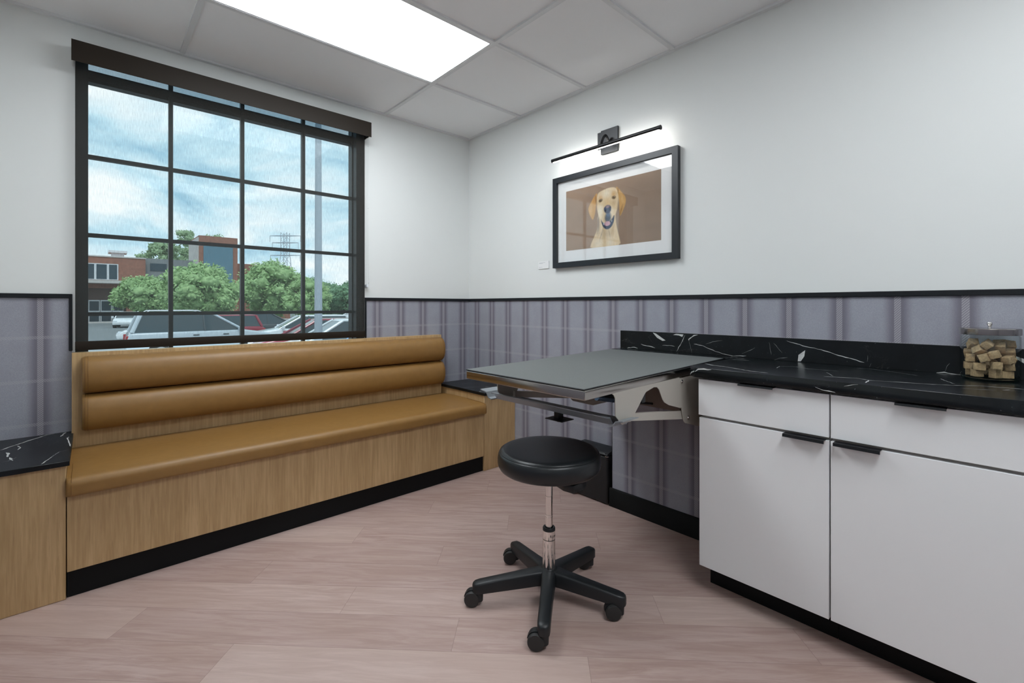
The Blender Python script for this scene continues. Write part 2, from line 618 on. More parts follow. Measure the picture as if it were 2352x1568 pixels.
def struct_empty(name, loc=(0, 0, 0)):
    o = bpy.data.objects.new(name, None)
    C.objects.link(o)
    o.location = loc
    return struct(o)

# ================================================================== ROOM SHELL
XL, YB, H = -2.75, -4.75, 2.568
OX0, OX1, OZ0, OZ1 = -2.426, -0.925, 0.875, 2.460      # window opening
b = MB().box(XL - 0.2, 0.2, YB - 0.2, 0.2, -0.15, 0.0)
struct(b.build('floor', 'floor', smooth=False))

b = MB()
b.box(XL - 0.2, OX0, 0, 0.16, 0.0, H + 0.2)
b.box(OX1, 0.2, 0, 0.16, 0.0, H + 0.2)
b.box(OX0, OX1, 0, 0.16, 0.0, OZ0)
b.box(OX0, OX1, 0, 0.16, OZ1, H + 0.2)
w = struct(b.build('wall_window', 'wall', smooth=False))
b = MB()
b.box(XL, -2.436, -0.004, 0.0, 0.0, 1.215)
b.box(OX1 + 0.002, 0.0, -0.004, 0.0, 0.0, 1.215)
b.build('wallpaper', 'plaid_x', w, smooth=False)

b = MB().box(0, 0.16, YB - 0.2, 0, 0, H + 0.2)
w = struct(b.build('wall_right', 'wall', smooth=False))
MB().box(-0.004, 0.0, YB, -0.004, 0.0, 1.215).build('wallpaper', 'plaid_y', w, smooth=False)
w = struct(MB().box(XL - 0.16, XL, YB - 0.2, 0, 0, H + 0.2).build('wall_left', 'wall', smooth=False))
MB().box(XL, XL + 0.004, YB, -0.62, 0.0, 1.215).build('wallpaper', 'plaid_y', w, smooth=False)
w = struct(MB().box(XL, 0, YB - 0.16, YB, 0, H + 0.2).build('wall_back', 'wall', smooth=False))
MB().box(XL + 0.004, -0.004, YB, YB + 0.004, 0.0, 1.215).build('wallpaper', 'plaid_x', w, smooth=False)

# shallow furred-out section of the right wall that carries the folding table
w = struct(MB().box(-0.098, -0.004, -2.246, -1.530, 0, 0.879).build('wall_furring', 'wall', smooth=False))
b = MB().box(-0.102, -0.098, -2.246, -1.526, 0.0, 0.879).box(-0.102, -0.004, -1.530, -1.526, 0.0, 0.879)
b.build('wallpaper', 'plaid_f', w, smooth=False)

# ceiling: tiles in a metal grid
ceil = struct(MB().box(XL - 0.2, 0.2, YB - 0.2, 0.2, H + 0.010, H + 0.09).build('ceiling', 'ceil', smooth=False))
gx = [-0.773, -1.993]
gy = [-0.648 - 0.61 * k for k in range(7)]
b = MB()
bw = 0.012
for x in gx:
    b.box(x - bw, x + bw, YB, 0, H, H + 0.0105)
for y in gy:
    b.box(XL, 0, y - bw, y + bw, H - 0.0006, H + 0.0105)
b.box(XL, 0, -0.024, 0, H - 0.003, H + 0.0105)
b.box(-0.022, 0, YB, -0.024, H - 0.003, H + 0.0105)
b.box(XL, XL + 0.022, YB, -0.024, H - 0.003, H + 0.0105)
b.box(XL + 0.022, -0.022, YB, YB + 0.022, H - 0.003, H + 0.0105)
b.build('ceiling_grid', 'grid', ceil, smooth=False)

# lay-in LED panel
def ceiling_panel(x0, x1, y0, y1, label):
    t = thing('ceiling_light', label, 'ceiling light', ((x0 + x1) / 2, (y0 + y1) / 2, H))
    f = MB()
    fw = 0.008
    f.box(x0, x1, y0, y0 + fw, H + 0.001, H + 0.009)
    f.box(x0, x1, y1 - fw, y1, H + 0.001, H + 0.009)
    f.box(x0, x0 + fw, y0 + fw, y1 - fw, H + 0.001, H + 0.009)
    f.box(x1 - fw, x1, y0 + fw, y1 - fw, H + 0.001, H + 0.009)
    f.build('frame', 'grid', t, smooth=False)
    MB().box(x0 + fw, x1 - fw, y0 + fw, y1 - fw, H + 0.004, H + 0.008).build('diffuser', 'lamp', t, smooth=False)
    return t
ceiling_panel(gx[1] + 0.0125, gx[0] - 0.0125, gy[1] + 0.0125, gy[0] - 0.0125, 'glowing white rectangular light panel set in the tiled ceiling')
ceiling_panel(gx[1] + 0.0125, gx[0] - 0.0125, gy[5] + 0.0125, gy[4] - 0.0125, 'second ceiling light panel, behind the camera and out of the photo')

# chair rails, edge trims, baseboards
struct(MB().box(OX1 + 0.006, -0.012, -0.014, 0, 1.2105, 1.2315, 0.002, 1).build('trim_1', 'black_trim'))
struct(MB().box(XL, -2.445, -0.014, 0, 1.2105, 1.2315, 0.002, 1).build('trim_2', 'black_trim'))
struct(MB().box(-0.014, 0, YB, 0.0, 1.2105, 1.2315, 0.002, 1).build('trim_3', 'black_trim'))
struct(MB().box(-2.4475, -2.4345, -0.014, 0, 0.952, 1.2315, 0.002, 1).build('trim_4', 'black_trim'))
struct(MB().box(OX1, OX1 + 0.009, -0.012, 0, 0.94, 1.2315, 0.001, 1).build('trim_5', 'black_trim'))
struct(MB().box(-0.016, -0.004, -1.526, -0.60, 0, 0.105, 0.002, 1).build('baseboard_right', 'toe'))
b = MB().prism([(-0.102, 0), (-0.116, 0), (-0.116, 0.012), (-0.112, 0.020), (-0.112, 0.098), (-0.106, 0.106), (-0.102, 0.106)], 'y', -2.246, -1.515)
struct(b.build('baseboard_furring', 'toe'))

# ------------------------------------------------------------------ window
win = struct_empty('window_1', (-1.68, 0.06, OZ0))
f = MB()
fy0, fy1 = 0.045, 0.125
GX0, GX1 = -2.384, -0.985
f.box(OX0, GX0, fy0, fy1, OZ0, OZ1)
f.box(GX1, OX1, 0.004, fy1, OZ0, OZ1)
f.box(GX1 - 0.006, GX1, fy0 + 0.02, fy1, OZ0, OZ1)
f.box(GX0, GX0 + 0.006, fy0 + 0.02, fy1, OZ0, OZ1)
f.box(GX0, GX1, fy0, fy1, OZ0, 0.912)
f.box(GX0, GX1, 0.068, fy1, 2.340, 2.381)
f.box(GX0, GX1, 0.074, fy1, 2.324, 2.340)
f.box(GX0, GX1, fy0, fy1, 2.445, OZ1)
f.build('frame', 'bronze', win, smooth=False)
for x in (-2.035, -1.679, -1.320):
    MB().box(x - 0.010, x + 0.010, 0.066, 0.096, 0.912, 2.445).build('muntin', 'bronze', win, smooth=False)
for z in (1.1305, 1.5365, 1.939):
    MB().box(GX0, GX1, 0.068, 0.094, z - 0.010, z + 0.010).build('muntin', 'bronze', win, smooth=False)
MB().box(GX0, GX1, 0.0805, 0.0815, 0.912, 2.324).build('glass', 'glass', win, smooth=False)
MB().box(GX0, GX1, 0.0805, 0.0815, 2.381, 2.445).build('transom_glass', 'glass_dark', win, smooth=False)

# ================================================================== ROLLER SHADE
sh = thing('roller_shade', 'dark brown see-through roller shade pulled down over the window', 'window shade', (-1.68, -0.045, 0.952))
f = MB()
f.box(-2.437, -0.922, -0.102, -0.098, 2.346, 2.447)
f.box(-2.437, -0.922, -0.098, -0.004, 2.443, 2.447)
f.build('fascia', 'brown_metal', sh, smooth=False)
for x0, x1 in ((-2.4365, -2.4305), (-0.9285, -0.9225)):
    e_ = MB().box(x0, x1, -0.098, -0.003, 2.352, 2.443)
    br = e_.build('end_bracket', 'chrome', sh, smooth=False)
MB().tube([(-2.428, -0.051, 2.405), (-0.931, -0.051, 2.405)], 0.026, 20).build('roller_tube', 'brown_metal', sh)
MB().box(-2.424, -0.945, -0.0455, -0.0447, 0.985, 2.42).build('fabric', 'screen', sh, smooth=False)
MB().box(-2.425, -0.944, -0.053, -0.037, 0.955, 0.999, 0.003, 2).build('bottom_bar', 'brown_metal', sh)
ch = MB()
zz = np.arange(1.335, 2.395, 0.011)
for k, z in enumerate(zz):
    r_ = 0.0030 if k in (0, 48, 88) else 0.0017
    ch.ico((-0.9135 + 0.004 * math.exp(-(z - 1.335) * 6), -0.030, z), r_, 1)
    ch.ico((-0.9300, -0.030, z), 0.0017, 1)
for k in range(7):
    a = PI + PI * k / 6
    ch.ico((-0.9200 + 0.0095 * math.cos(a), -0.030, 1.333 + 0.010 * math.sin(a)), 0.0017, 1)
cho = ch.build('bead_chain', 'chain', sh)
MB().box(-0.927, -0.912, -0.036, -0.004, 1.303, 1.326, 0.003, 2).build('chain_clip', 'clear_plastic', cho)

# ================================================================== BENCH
bench = thing('bench', 'caramel leather upholstered oak bench under the window', 'bench', (-1.372, -0.30, 0))
MB().box(-2.4365, -0.3145, -0.055, -0.0055, 0.107, 0.945, 0.0012, 1).build('back_panel', 'oak', bench)
MB().box(-2.4385, -0.3045, -0.580, -0.057, 0.107, 0.413, 0.0012, 1).build('base', 'oak', bench)
MB().box(-2.4385, -0.3045, -0.567, -0.060, 0.001, 0.106).build('toe_kick', 'toe', bench, smooth=False)

def cushion(x0, x1, y0, y1, z0, z1):
    t = MB()
    prof = []
    n = 28
    # cross-section in y-z: soft front edge, flat back
    rf, rb = 0.030, 0.010
    pts = []
    def arc(cy, cz, r, a0, a1, k=7):
        for i in range(k + 1):
            a = a0 + (a1 - a0) * i / k
            pts.append((cy + r * math.cos(a), cz + r * math.sin(a)))
    arc(y0 + 0.014, z0 + 0.014, 0.014, -PI / 2, -PI)
    arc(y0 + rf, z1 - rf, rf, PI, PI / 2)
    for i in range(1, 6):
        s = i / 6
        pts.append((y0 + rf + (y1 - rb - y0 - rf) * s, z1 + 0.006 * math.sin(PI * s)))
    arc(y1 - rb, z1 - rb, rb, PI / 2, 0)
    pts.append((y1, z0))
    cy, cz = (y0 + y1) / 2, (z0 + z1) / 2
    xs = [(x0, 0.955), (x0 + 0.003, 0.982), (x0 + 0.009, 0.996), (x0 + 0.018, 1.0)]
    m_ = 24
    mid = [(x0 + 0.018 + (x1 - x0 - 0.036) * i / m_, 1.0) for i in range(1, m_)]
    xe = [(x1 - 0.018, 1.0), (x1 - 0.009, 0.996), (x1 - 0.003, 0.982), (x1, 0.955)]
    rings = []
    for x, s in xs + mid + xe:
        wv = 0.0012 * math.sin(x * 9.0) + 0.0008 * math.sin(x * 23.0)
        rings.append([(x, y1 + (p[0] - y1) * (1 - (1 - s) * 0.35) + wv * (1 if p[0] < y0 + 0.05 else 0), cz + (p[1] - cz) * s) for p in pts])
    t.loft(rings)
    return t
t = cushion(-2.4405, -0.3045, -0.620, -0.0565, 0.414, 0.487)
sc_o = t.build('seat_cushion', 'leather', bench, ang=60)
for x in (-2.4245, -0.3205):
    sm = MB()
    sm.tube([(x, -0.6205, 0.424), (x, -0.6205, 0.455), (x, -0.612, 0.480), (x, -0.592, 0.4885), (x, -0.40, 0.4935)], 0.0011, 6)
    sm.build('seam', 'seam', sc_o)

def bolster(x0, x1, z0, z1):
    t = MB()
    yb, D = -0.056, 0.098
    hz = (z1 - z0) / 2
    cz = (z0 + z1) / 2
    pts = []
    for i in range(25):
        a = PI / 2 + PI * i / 24
        ca, sa = math.cos(a), math.sin(a)
        yy = yb - 0.018 + (D - 0.018) * (-abs(ca) ** 0.80)
        pts.append((yy, cz + hz * (1 if sa > 0 else -1) * abs(sa) ** 0.86))
    pts.append((yb, z0 + 0.004))
    pts.append((yb, z1 - 0.004))
    sec = [(x0, 0.80), (x0 + 0.003, 0.89), (x0 + 0.009, 0.955), (x0 + 0.018, 0.99), (x0 + 0.026, 1.0)]
    m_ = 24
    L = x1 - x0
    mid = [(x0 + 0.026 + (L - 0.052) * i / m_, 1.0) for i in range(1, m_)]
    end = [(x1 - (x - x0), s) for x, s in sec[::-1]]
    rings = []
    for x, s in sec + mid + end:
        rings.append([(x, yb + (p[0] - yb) * s, cz + (p[1] - cz) * (0.55 * s + 0.45)) for p in pts])
    t.loft(rings)
    o = t.build('bolster', 'leather', bench, ang=60)
    for x in (x0 + 0.013, x0 + 0.024, x1 - 0.024, x1 - 0.013):
        sm = MB()
        ss = 0.975 if min(x - x0, x1 - x) < 0.02 else 1.0
        sm.tube([(x, yb + (p[0] - yb) * ss - 0.0004, cz + (p[1] - cz) * (0.55 * ss + 0.45)) for p in pts[1:-3]], 0.0010, 6)
        sm.build('seam', 'seam', o)
    return o
bolster(-2.402, -0.332, 0.7475, 0.9275)
bolster(-2.402, -0.332, 0.5650, 0.7455)

# end cabinets and their marble ledges
V_BACK= [(3, [(-2.0069, 1.0216), (-1.9859, 1.0169), (-1.9567, 0.994), (-1.9607, 0.9877)]), (1.6, [(-1.937, 1.0165), (-1.9211, 0.9826), (-1.8888, 0.9265)]), (1, [(-1.9587, 0.9895), (-1.9665, 0.9619), (-1.9743, 0.9253)]), (1.6, [(-1.9859, 0.9724), (-2.0352, 0.9663), (-2.063, 0.9545), (-2.1348, 0.9329), (-2.1865, 0.9256)]), (2.5, [(-1.6693, 0.9531), (-1.6946, 0.9466), (-1.7396, 0.9415), (-1.7595, 0.9368)]), (1.5, [(-1.8051, 0.9536), (-1.8474, 0.9563), (-1.8785, 0.9525)]), (2, [(-1.5768, 0.9245), (-1.6248, 0.9319), (-1.6484, 0.9263)]), (2, [(-2.4254, 1.0137), (-2.4646, 1.0033), (-2.489, 0.9953), (-2.5597, 0.983), (-2.6237, 0.9629), (-2.6728, 0.9521), (-2.7114, 0.941)]), (1, [(-2.3739, 0.9226), (-2.3962, 0.9326), (-2.429, 0.9378)]), (1.5, [(-2.178, 0.9249), (-2.2489, 0.9314)]), (2.5, [(-2.9307, 0.9225), (-2.9525, 0.9268), (-2.9763, 0.9229), (-3.0019, 0.9225)]), (0.8, [(-2.9549, 0.9304), (-2.9597, 0.9504), (-2.9668, 0.9609)]), (1, [(-2.7231, 0.9708), (-2.7213, 0.9455)]), (1.2, [(-2.7289, 0.9246), (-2.7346, 0.9395)]), (0.7, [(-2.3513, 1.003), (-2.3611, 0.9461)]), (0.6, [(-2.3701, 1.0), (-2.4072, 0.9578)]), (0.8, [(-2.2284, 0.9401), (-2.2691, 0.9601), (-2.2899, 0.9742)]), (0.8, [(-2.0491, 0.9763), (-2.0993, 0.9928), (-2.1348, 0.9992)])]
P_BACK= [[(-1.7452, 1.0223), (-1.7639, 1.0182), (-1.8243, 0.982), (-1.8051, 0.979), (-1.7727, 0.9939)], [(-1.8682, 1.0151), (-1.8867, 1.0217), (-1.9291, 1.0198), (-1.9211, 1.0063), (-1.904, 1.013)], [(-2.4993, 0.9764), (-2.473, 0.9533), (-2.4702, 0.9246), (-2.482, 0.9257), (-2.4959, 0.9488)], [(-3.1155, 1.008), (-3.151, 0.9928), (-3.151, 0.9778), (-3.1299, 0.994)]]
V_TOP= [(2, [(-0.3918, -2.2191), (-0.4229, -2.2717), (-0.4242, -2.3091), (-0.4477, -2.3616), (-0.4858, -2.4435), (-0.4865, -2.5065)]), (1.2, [(-0.316, -2.4812), (-0.2479, -2.469), (-0.2152, -2.5213), (-0.2512, -2.5753), (-0.2345, -2.6715)]), (1.2, [(-0.1437, -2.2288), (-0.131, -2.3066)]), (1.8, [(-0.4342, -2.6716), (-0.4235, -2.7034), (-0.3975, -2.7593), (-0.423, -2.8032), (-0.4028, -2.8559), (-0.3766, -2.9407), (-0.3501, -3.0005), (-0.2975, -3.057), (-0.2861, -3.1508)]), (1, [(-0.3141, -2.6504), (-0.3988, -2.6925)]), (2, [(-0.4939, -2.802), (-0.4274, -2.7993)]), (1, [(-0.1958, -2.9582), (-0.2384, -2.9707), (-0.3095, -3.0016)]), (0.8, [(-0.0788, -2.6963), (-0.0693, -2.7403), (-0.1021, -2.8111), (-0.1634, -2.8947)]), (0.8, [(-0.3992, -3.0198), (-0.3851, -3.0609), (-0.367, -3.0971)]), (1.5, [(-0.3553, -3.1077), (-0.3293, -3.1235)])]
V_EDGE= [(2, [(-2.6738, 0.8964), (-2.6954, 0.8891), (-2.7304, 0.8862)]), (1, [(-2.7547, 0.9098), (-2.769, 0.9145), (-2.7924, 0.9203)])]
V_LEFT= [(3, [(-2.6546, -0.2177), (-2.6265, -0.1694), (-2.6069, -0.1432), (-2.5842, -0.1009), (-2.5479, -0.0558), (-2.5259, -0.0191), (-2.4965, 0.0467)]), (4, [(-2.6312, -0.2792), (-2.6224, -0.307), (-2.6201, -0.3666)]), (4, [(-2.6125, -0.3828), (-2.597, -0.447)]), (2, [(-2.5103, -0.5781), (-2.4953, -0.5258), (-2.4847, -0.48)]), (1, [(-2.4847, -0.48), (-2.4675, -0.4178), (-2.4476, -0.4054), (-2.4305, -0.4055)]), (2.5, [(-2.4445, -0.131), (-2.4494, -0.1574), (-2.4415, -0.2478), (-2.4303, -0.3365)]), (4, [(-2.4573, -0.0159), (-2.4738, -0.0981)]), (3.5, [(-2.6058, -0.1773), (-2.5941, -0.2203), (-2.5994, -0.2575)]), (1, [(-2.6289, -0.449), (-2.6104, -0.4393), (-2.5912, -0.3975)])]
V_RIGHT= [(2.2, [(-0.3085, -0.3222), (-0.2407, -0.3308), (-0.1811, -0.367)]), (2.2, [(-0.1383, -0.3878), (-0.1036, -0.4552), (-0.0694, -0.5216), (-0.0611, -0.5812)]), (1.4, [(-0.2113, -0.1723), (-0.1317, -0.1861), (-0.007, -0.2795)]), (3, [(-0.3224, -0.5257), (-0.2775, -0.5183), (-0.2372, -0.5386)]), (1, [(-0.1715, -0.4289), (-0.1929, -0.5126), (-0.2154, -0.5746)]), (1.3, [(-0.0494, -0.0854), (0.0031, -0.1161)])]

def end_cabinet(x0, x1, label):
    t = thing('end_cabinet', label, 'cabinet', ((x0 + x1) / 2, -0.29, 0))
    MB().box(x0, x1, -0.580, -0.0055, 0.001, 0.536, 0.0012, 1).build('body', 'oak', t)
    return t
end_cabinet(-2.748, -2.4415, 'oak cabinet with the wider marble top, left of the bench')
end_cabinet(-0.3015, -0.0055, 'oak cabinet between the bench and the framed-picture wall')

def ledge(x0, x1, veins, label):
    xb = min(x1, -2.4385) if x1 < -1 else x1
    t = MB().prism([(x0, -0.598), (x1, -0.598), (x1, -0.058), (xb, -0.058), (xb, -0.0055), (x0, -0.0055)] if xb < x1 else [(x0, -0.598), (x1, -0.598), (x1, -0.0055), (x0, -0.0055)], 'z', 0.537, 0.557, 0.0012, 1)
    for wd, ln in veins:
        ln = [(min(max(p[0], x0 + 0.004), x1 - 0.004), min(max(p[1], -0.592), -0.012)) for p in ln]
        t.mat(1 if wd > 1.4 else 2).strip(ln, wd * 0.0022, lambda a, c, h: (a, c, h), 0.55712)
    return tag(t.build('marble_ledge', ['marble_m', 'vein', 'vein_thin']), label, 'ledge')
lg = ledge(-2.748, -2.430, V_LEFT, 'black white-veined marble ledge left of the bench, below the plaid wall')
lg = ledge(-0.3115, -0.0055, V_RIGHT, 'black white-veined marble ledge in the room corner behind the exam table')

# ================================================================== BASE CABINETS AND COUNTER
def edge_pull(y0, y1, z, parent, drop=0.008):
    p = MB().prism([(-0.512, z), (-0.512, z + 0.0022), (-0.546, z + 0.0022), (-0.5475, z - drop), (-0.5452, z - drop), (-0.544, z)], 'y', y1, y0)
    return p.build('pull', 'black_metal', parent, smooth=False)

def base_cabinet(y0, y1, label, door_pull, drawer_pull, ypad):
    t = thing('base_cabinet', label, 'cabinet', (-0.27, (y0 + y1) / 2, 0))
    MB().box(-0.5005, -0.006 if y1 < -2.5 else -0.1165, y0, y1 - (0.008 if ypad else 0), 0.1145, 0.880).build('carcass', 'carcass', t, smooth=False)
    MB().box(-0.420, -0.1185, y0, y1 - (0.004 if ypad else 0), 0.001, 0.1135).build('toe_kick', 'toe', t, smooth=False)
    dr = MB().box(-0.520, -0.5015, y0 + 0.003, y1, 0.7275, 0.8740, 0.0008, 1).build('drawer', 'white_lam', t)
    edge_pull(*drawer_pull, 0.8745, dr, 0.0045)
    do = MB().box(-0.520, -0.5015, y0 + 0.003, y1 - (0.0035 if ypad else 0), 0.1130, 0.7170, 0.0008, 1).build('door', 'white_lam', t)
    edge_pull(*door_pull, 0.7173, do)
    return t
base_cabinet(-2.7110, -2.2535, 'white base cabinet next to the exam table, narrower unit under the black counter', (-2.573, -2.699), (-2.419, -2.541), True)
base_cabinet(-3.6180, -2.7130, 'wide white base cabinet below the treat jar, cut off by the photo edge', (-2.725, -2.849), (-2.884, -3.001), False)

ct = thing('countertop', 'black white-veined marble counter with low backsplash along the right wall', 'countertop', (-0.27, -2.9, 0.882))
b = MB()
b.prism([(-0.540, -3.62), (-0.540, -2.246), (-0.512, -2.214), (-0.105, -2.214), (-0.105, -1.526), (-0.0055, -1.526), (-0.0055, -3.62)], 'z', 0.882, 0.922, 0.0010, 1)
for wd, ln in V_TOP:
    b.mat(1 if wd > 1.4 else 2).strip(ln, wd * 0.0024, lambda a, c, h: (a, c, h), 0.92212)
for wd, ln in V_EDGE:
    b.mat(1).strip(ln, wd * 0.0016, lambda a, c, h: (h, a, c), -0.54012)
# white vein running round the near corner of the counter
b.mat(1).strip([(-2.249, 0.905), (-2.262, 0.916), (-2.285, 0.919), (-2.315, 0.9195)], 0.007, lambda a, c, h: (h, a, c), -0.54012)
dx, dy = 0.028, 0.032
nl = math.hypot(dx, dy)
def cham(a, c, h):
    return (-0.540 + dx * a - dy / nl * h, -2.246 + dy * a + dx / nl * h, c)
b.mat(1).strip([(0.98, 0.886), (0.75, 0.896), (0.45, 0.901), (0.0, 0.906)], 0.006, cham, 0.0003)
b.build('worktop', ['marble', 'vein', 'vein_thin'], ct)
b = MB().box(-0.0205, -0.0055, -3.62, -1.529, 0.922, 1.026, 0.0008, 1)
for wd, ln in V_BACK:
    b.mat(1 if wd > 1.2 else 2).strip(ln, wd * 0.0017, lambda a, c, h: (h, a, c), -0.02062)
b.mat(1)
for pg in P_BACK:
    b.face([(-0.02064, p[0], min(p[1], 1.0245)) for p in pg])
b.build('backsplash', ['marble_m', 'vein', 'vein_thin'], ct)

# ================================================================== EXAM TABLE
et = thing('exam_table', 'fold-out steel exam table with grey rubber top beside the counter', 'table', (-0.60, -1.855, 0.60))
TX0, TX1, TY0, TY1 = -1.166, -0.114, -2.180, -1.530
ZT = lambda x: 0.9215 + (x + 0.10) * 0.0212
def sheared(o):
    for v in o.data.vertices:
        v.co.z += (v.co.x + et.location.x + 0.10) * 0.0212
    return o
top = sheared(MB().box(TX0 + 0.001, TX1 - 0.004, TY0 + 0.001, TY1 - 0.001, 0.8815, 0.9165, 0.004, 3).build('tabletop', 'steel', et))
rm = MB().box(TX0 - 0.001, TX1, TY0 - 0.001, TY1 + 0.001, 0.9170, 0.9205, 0.0008, 1)
rm.mat(1).box(TX0 + 0.001, TX1 - 0.002, TY0 + 0.001, TY1 - 0.001, 0.9206, 0.9216)
sheared(rm.build('rubber_mat', ['mat_edge', 'mat_rubber'], et, smooth=False))
prof = [(-1.02, 0.868), (-1.000, 0.858), (-0.992, 0.846), (-0.989, 0.782), (-0.955, 0.748), (-0.948, 0.744), (-0.915, 0.749), (-0.899, 0.747), (-0.885, 0.752), (-0.863, 0.778),
        (-0.800, 0.838), (-0.790, 0.844), (-0.735, 0.855), (-0.712, 0.852), (-0.698, 0.842), (-0.672, 0.800), (-0.656, 0.784), (-0.62, 0.768), (-0.525, 0.742), (-0.515, 0.747), (-0.535, 0.872)]
for y0 in (-2.1785, -1.5345):
    MB().prism(prof, 'y', y0, y0 + 0.003).build('bracket', 'beige', et, smooth=False)
wp = [(-0.545, 0.868), (-0.490, 0.690), (-0.483, 0.677), (-0.470, 0.668), (-0.300, 0.620), (-0.118, 0.620), (-0.118, 0.868)]
for y0 in (-2.172, -1.542):
    pl = MB().prism(wp, 'y', y0, y0 + 0.003).build('mount_plate', 'beige', et, smooth=False)
    yy = y0 if y0 < -2 else y0 + 0.003
    s = -1 if y0 < -2 else 1
    for bx, bz in ((-0.507, 0.852), (-0.452, 0.690)):
        bo = MB()
        bo.tube([(bx, yy, bz), (bx, yy + s * 0.004, bz)], 0.008, 14)
        bo.tube([(bx, yy + s * 0.004, bz), (bx, yy + s * 0.006, bz)], 0.004, 8)
        bo.build('bolt', 'chrome', pl)
for y0 in (-2.166, -1.560):
    MB().prism([(-0.905, 0.748), (-0.905, 0.776), (-0.480, 0.722), (-0.480, 0.686)], 'y', y0, y0 + 0.014).build('fold_arm', 'beige', et, smooth=False)
MB().box(-0.42, -0.118, -2.12, -1.60, 0.70, 0.868).build('hinge_box', 'hinge', et, smooth=False)
# release bar that runs across under the top, lipped at both ends
rb = MB()
rb.prism([(-1.000, 0.770), (-0.985, 0.768), (-0.965, 0.740), (-0.880, 0.730), (-0.862, 0.742), (-0.862, 0.745), (-0.880, 0.734), (-0.963, 0.744), (-0.982, 0.772), (-1.000, 0.774)], 'y', -2.150, -1.500)
rb.prism([(-1.500, 0.740), (-1.478, 0.745), (-1.462, 0.768), (-1.420, 0.776), (-1.420, 0.779), (-1.464, 0.772), (-1.481, 0.749), (-1.500, 0.744)], 'x', -1.000, -0.870)
rb.prism([(-2.150, 0.740), (-2.172, 0.745), (-2.186, 0.762), (-2.215, 0.768), (-2.215, 0.771), (-2.184, 0.766), (-2.169, 0.749), (-2.150, 0.744)], 'x', -1.000, -0.900)
rb.build('release_bar', 'grey_paint', et, smooth=False)
kb = MB().box(-0.925, -0.895, -1.850, -1.822, 0.700, 0.735, 0.002, 1)
kb.box(-0.945, -0.870, -1.885, -1.790, 0.6965, 0.7000)
kb.tube([(-0.91, -1.836, 0.697), (-0.91, -1.836, 0.686)], 0.007, 10)
kb.build('release_knob', 'black_metal', et)
for y in (-1.72, -1.98):
    gs = MB().tube([(-0.84, y, 0.800), (-0.60, y, 0.748)], 0.013, 14)
    g = gs.build('gas_strut', 'strut_steel', et)
    MB().tube([(-0.60, y, 0.748), (-0.42, y, 0.715)], 0.006, 10).build('rod', 'black_metal', g)
MB().box(-0.80, -0.775, -2.165, -1.700, 0.800, 0.860).build('cross_plate', 'black_metal', et, smooth=False)

# ================================================================== STOOL
SX, SY = -1.000, -1.865
st = thing('stool', 'black round swivel stool on five casters in the middle of the floor', 'stool', (SX, SY, 0))
R0 = 0.2070
seat = [(0.0, 0.594), (0.06, 0.5945), (0.12, 0.5965), (0.165, 0.5985), (0.182, 0.5985), (0.190, 0.5965), (0.1945, 0.592), (0.1965, 0.5895), (0.1990, 0.589), (0.2035, 0.581), (R0, 0.566), (R0 + 0.0005, 0.550), (0.2045, 0.536), (0.199, 0.526), (0.190, 0.519), (0.172, 0.514), (0.10, 0.513), (0.0, 0.513)]
so = MB().lathe(seat, (SX, SY, 0), 72).build('seat', 'vinyl', st, ang=70)
pp = [(SX + 0.1972 * math.cos(2 * PI * k / 64), SY + 0.1972 * math.sin(2 * PI * k / 64), 0.5902) for k in range(65)]
MB().tube(pp, 0.0013, 6, cap=False).build('piping', 'vinyl', so)
sp = MB().box(SX - 0.075, SX + 0.075, SY - 0.075, SY + 0.075, 0.500, 0.5128, 0.004, 1)
sp.lathe([(0.0, 0.48), (0.03, 0.48), (0.032, 0.50), (0.0, 0.50)], (SX, SY, 0), 20)
sp.build('seat_plate', 'plastic', st)
lv = MB().prism([(0.030, -0.020), (0.105, -0.050), (0.150, -0.048), (0.158, 0.0), (0.150, 0.046), (0.105, 0.048), (0.030, 0.020)], 'z', 0.468, 0.4995, 0.006, 2, mtx=Matrix.Translation((SX, SY, 0)) @ Matrix.Rotation(math.radians(-84), 4, 'Z'))
lv.build('lever', 'plastic', st)
rod = [(0.0, 0.26), (0.0142, 0.26)]
for z in (0.326, 0.335, 0.410):
    rod += [(0.0142, z - 0.0012), (0.0132, z - 0.0010), (0.0132, z + 0.0010), (0.0142, z + 0.0012)]
rod += [(0.0142, 0.482), (0.0, 0.482)]
MB().lathe(rod, (SX, SY, 0), 24).build('gas_rod', 'chrome', st)
sl = MB()
n, zs = 80, [0.085, 0.10, 0.13, 0.16, 0.19, 0.215, 0.2315, 0.236]
rings = []
for z in zs:
    dep = 0.0055 * max(0.0, min(1.0, (0.232 - z) / 0.10))
    ring = []
    for k in range(n):
        a = 2 * PI * k / n
        fl = abs(math.sin(a * 5))
        r = 0.0252 - dep * max(0.0, 1 - fl * 2.6)
        ring.append((SX + r * math.cos(a), SY + r * math.sin(a), z))
    rings.append(ring)
sl.loft(rings)
sl.build('sleeve', 'chrome', st, ang=50)
MB().lathe([(0.0235, 0.236), (0.0235, 0.2385)], (SX, SY, 0), 40).build('groove', 'plastic', st)
co = MB().lathe([(0.0, 0.2385), (0.0252, 0.2385), (0.0254, 0.240), (0.0254, 0.272), (0.0, 0.272)], (SX, SY, 0), 48).build('collar', 'chrome', st)
MB().lathe([(0.0150, 0.272), (0.0253, 0.272), (0.0253, 0.281), (0.0235, 0.284), (0.0165, 0.284), (0.0150, 0.279), (0.0150, 0.272)], (SX, SY, 0), 48).build('collar_cap', 'plastic', st)

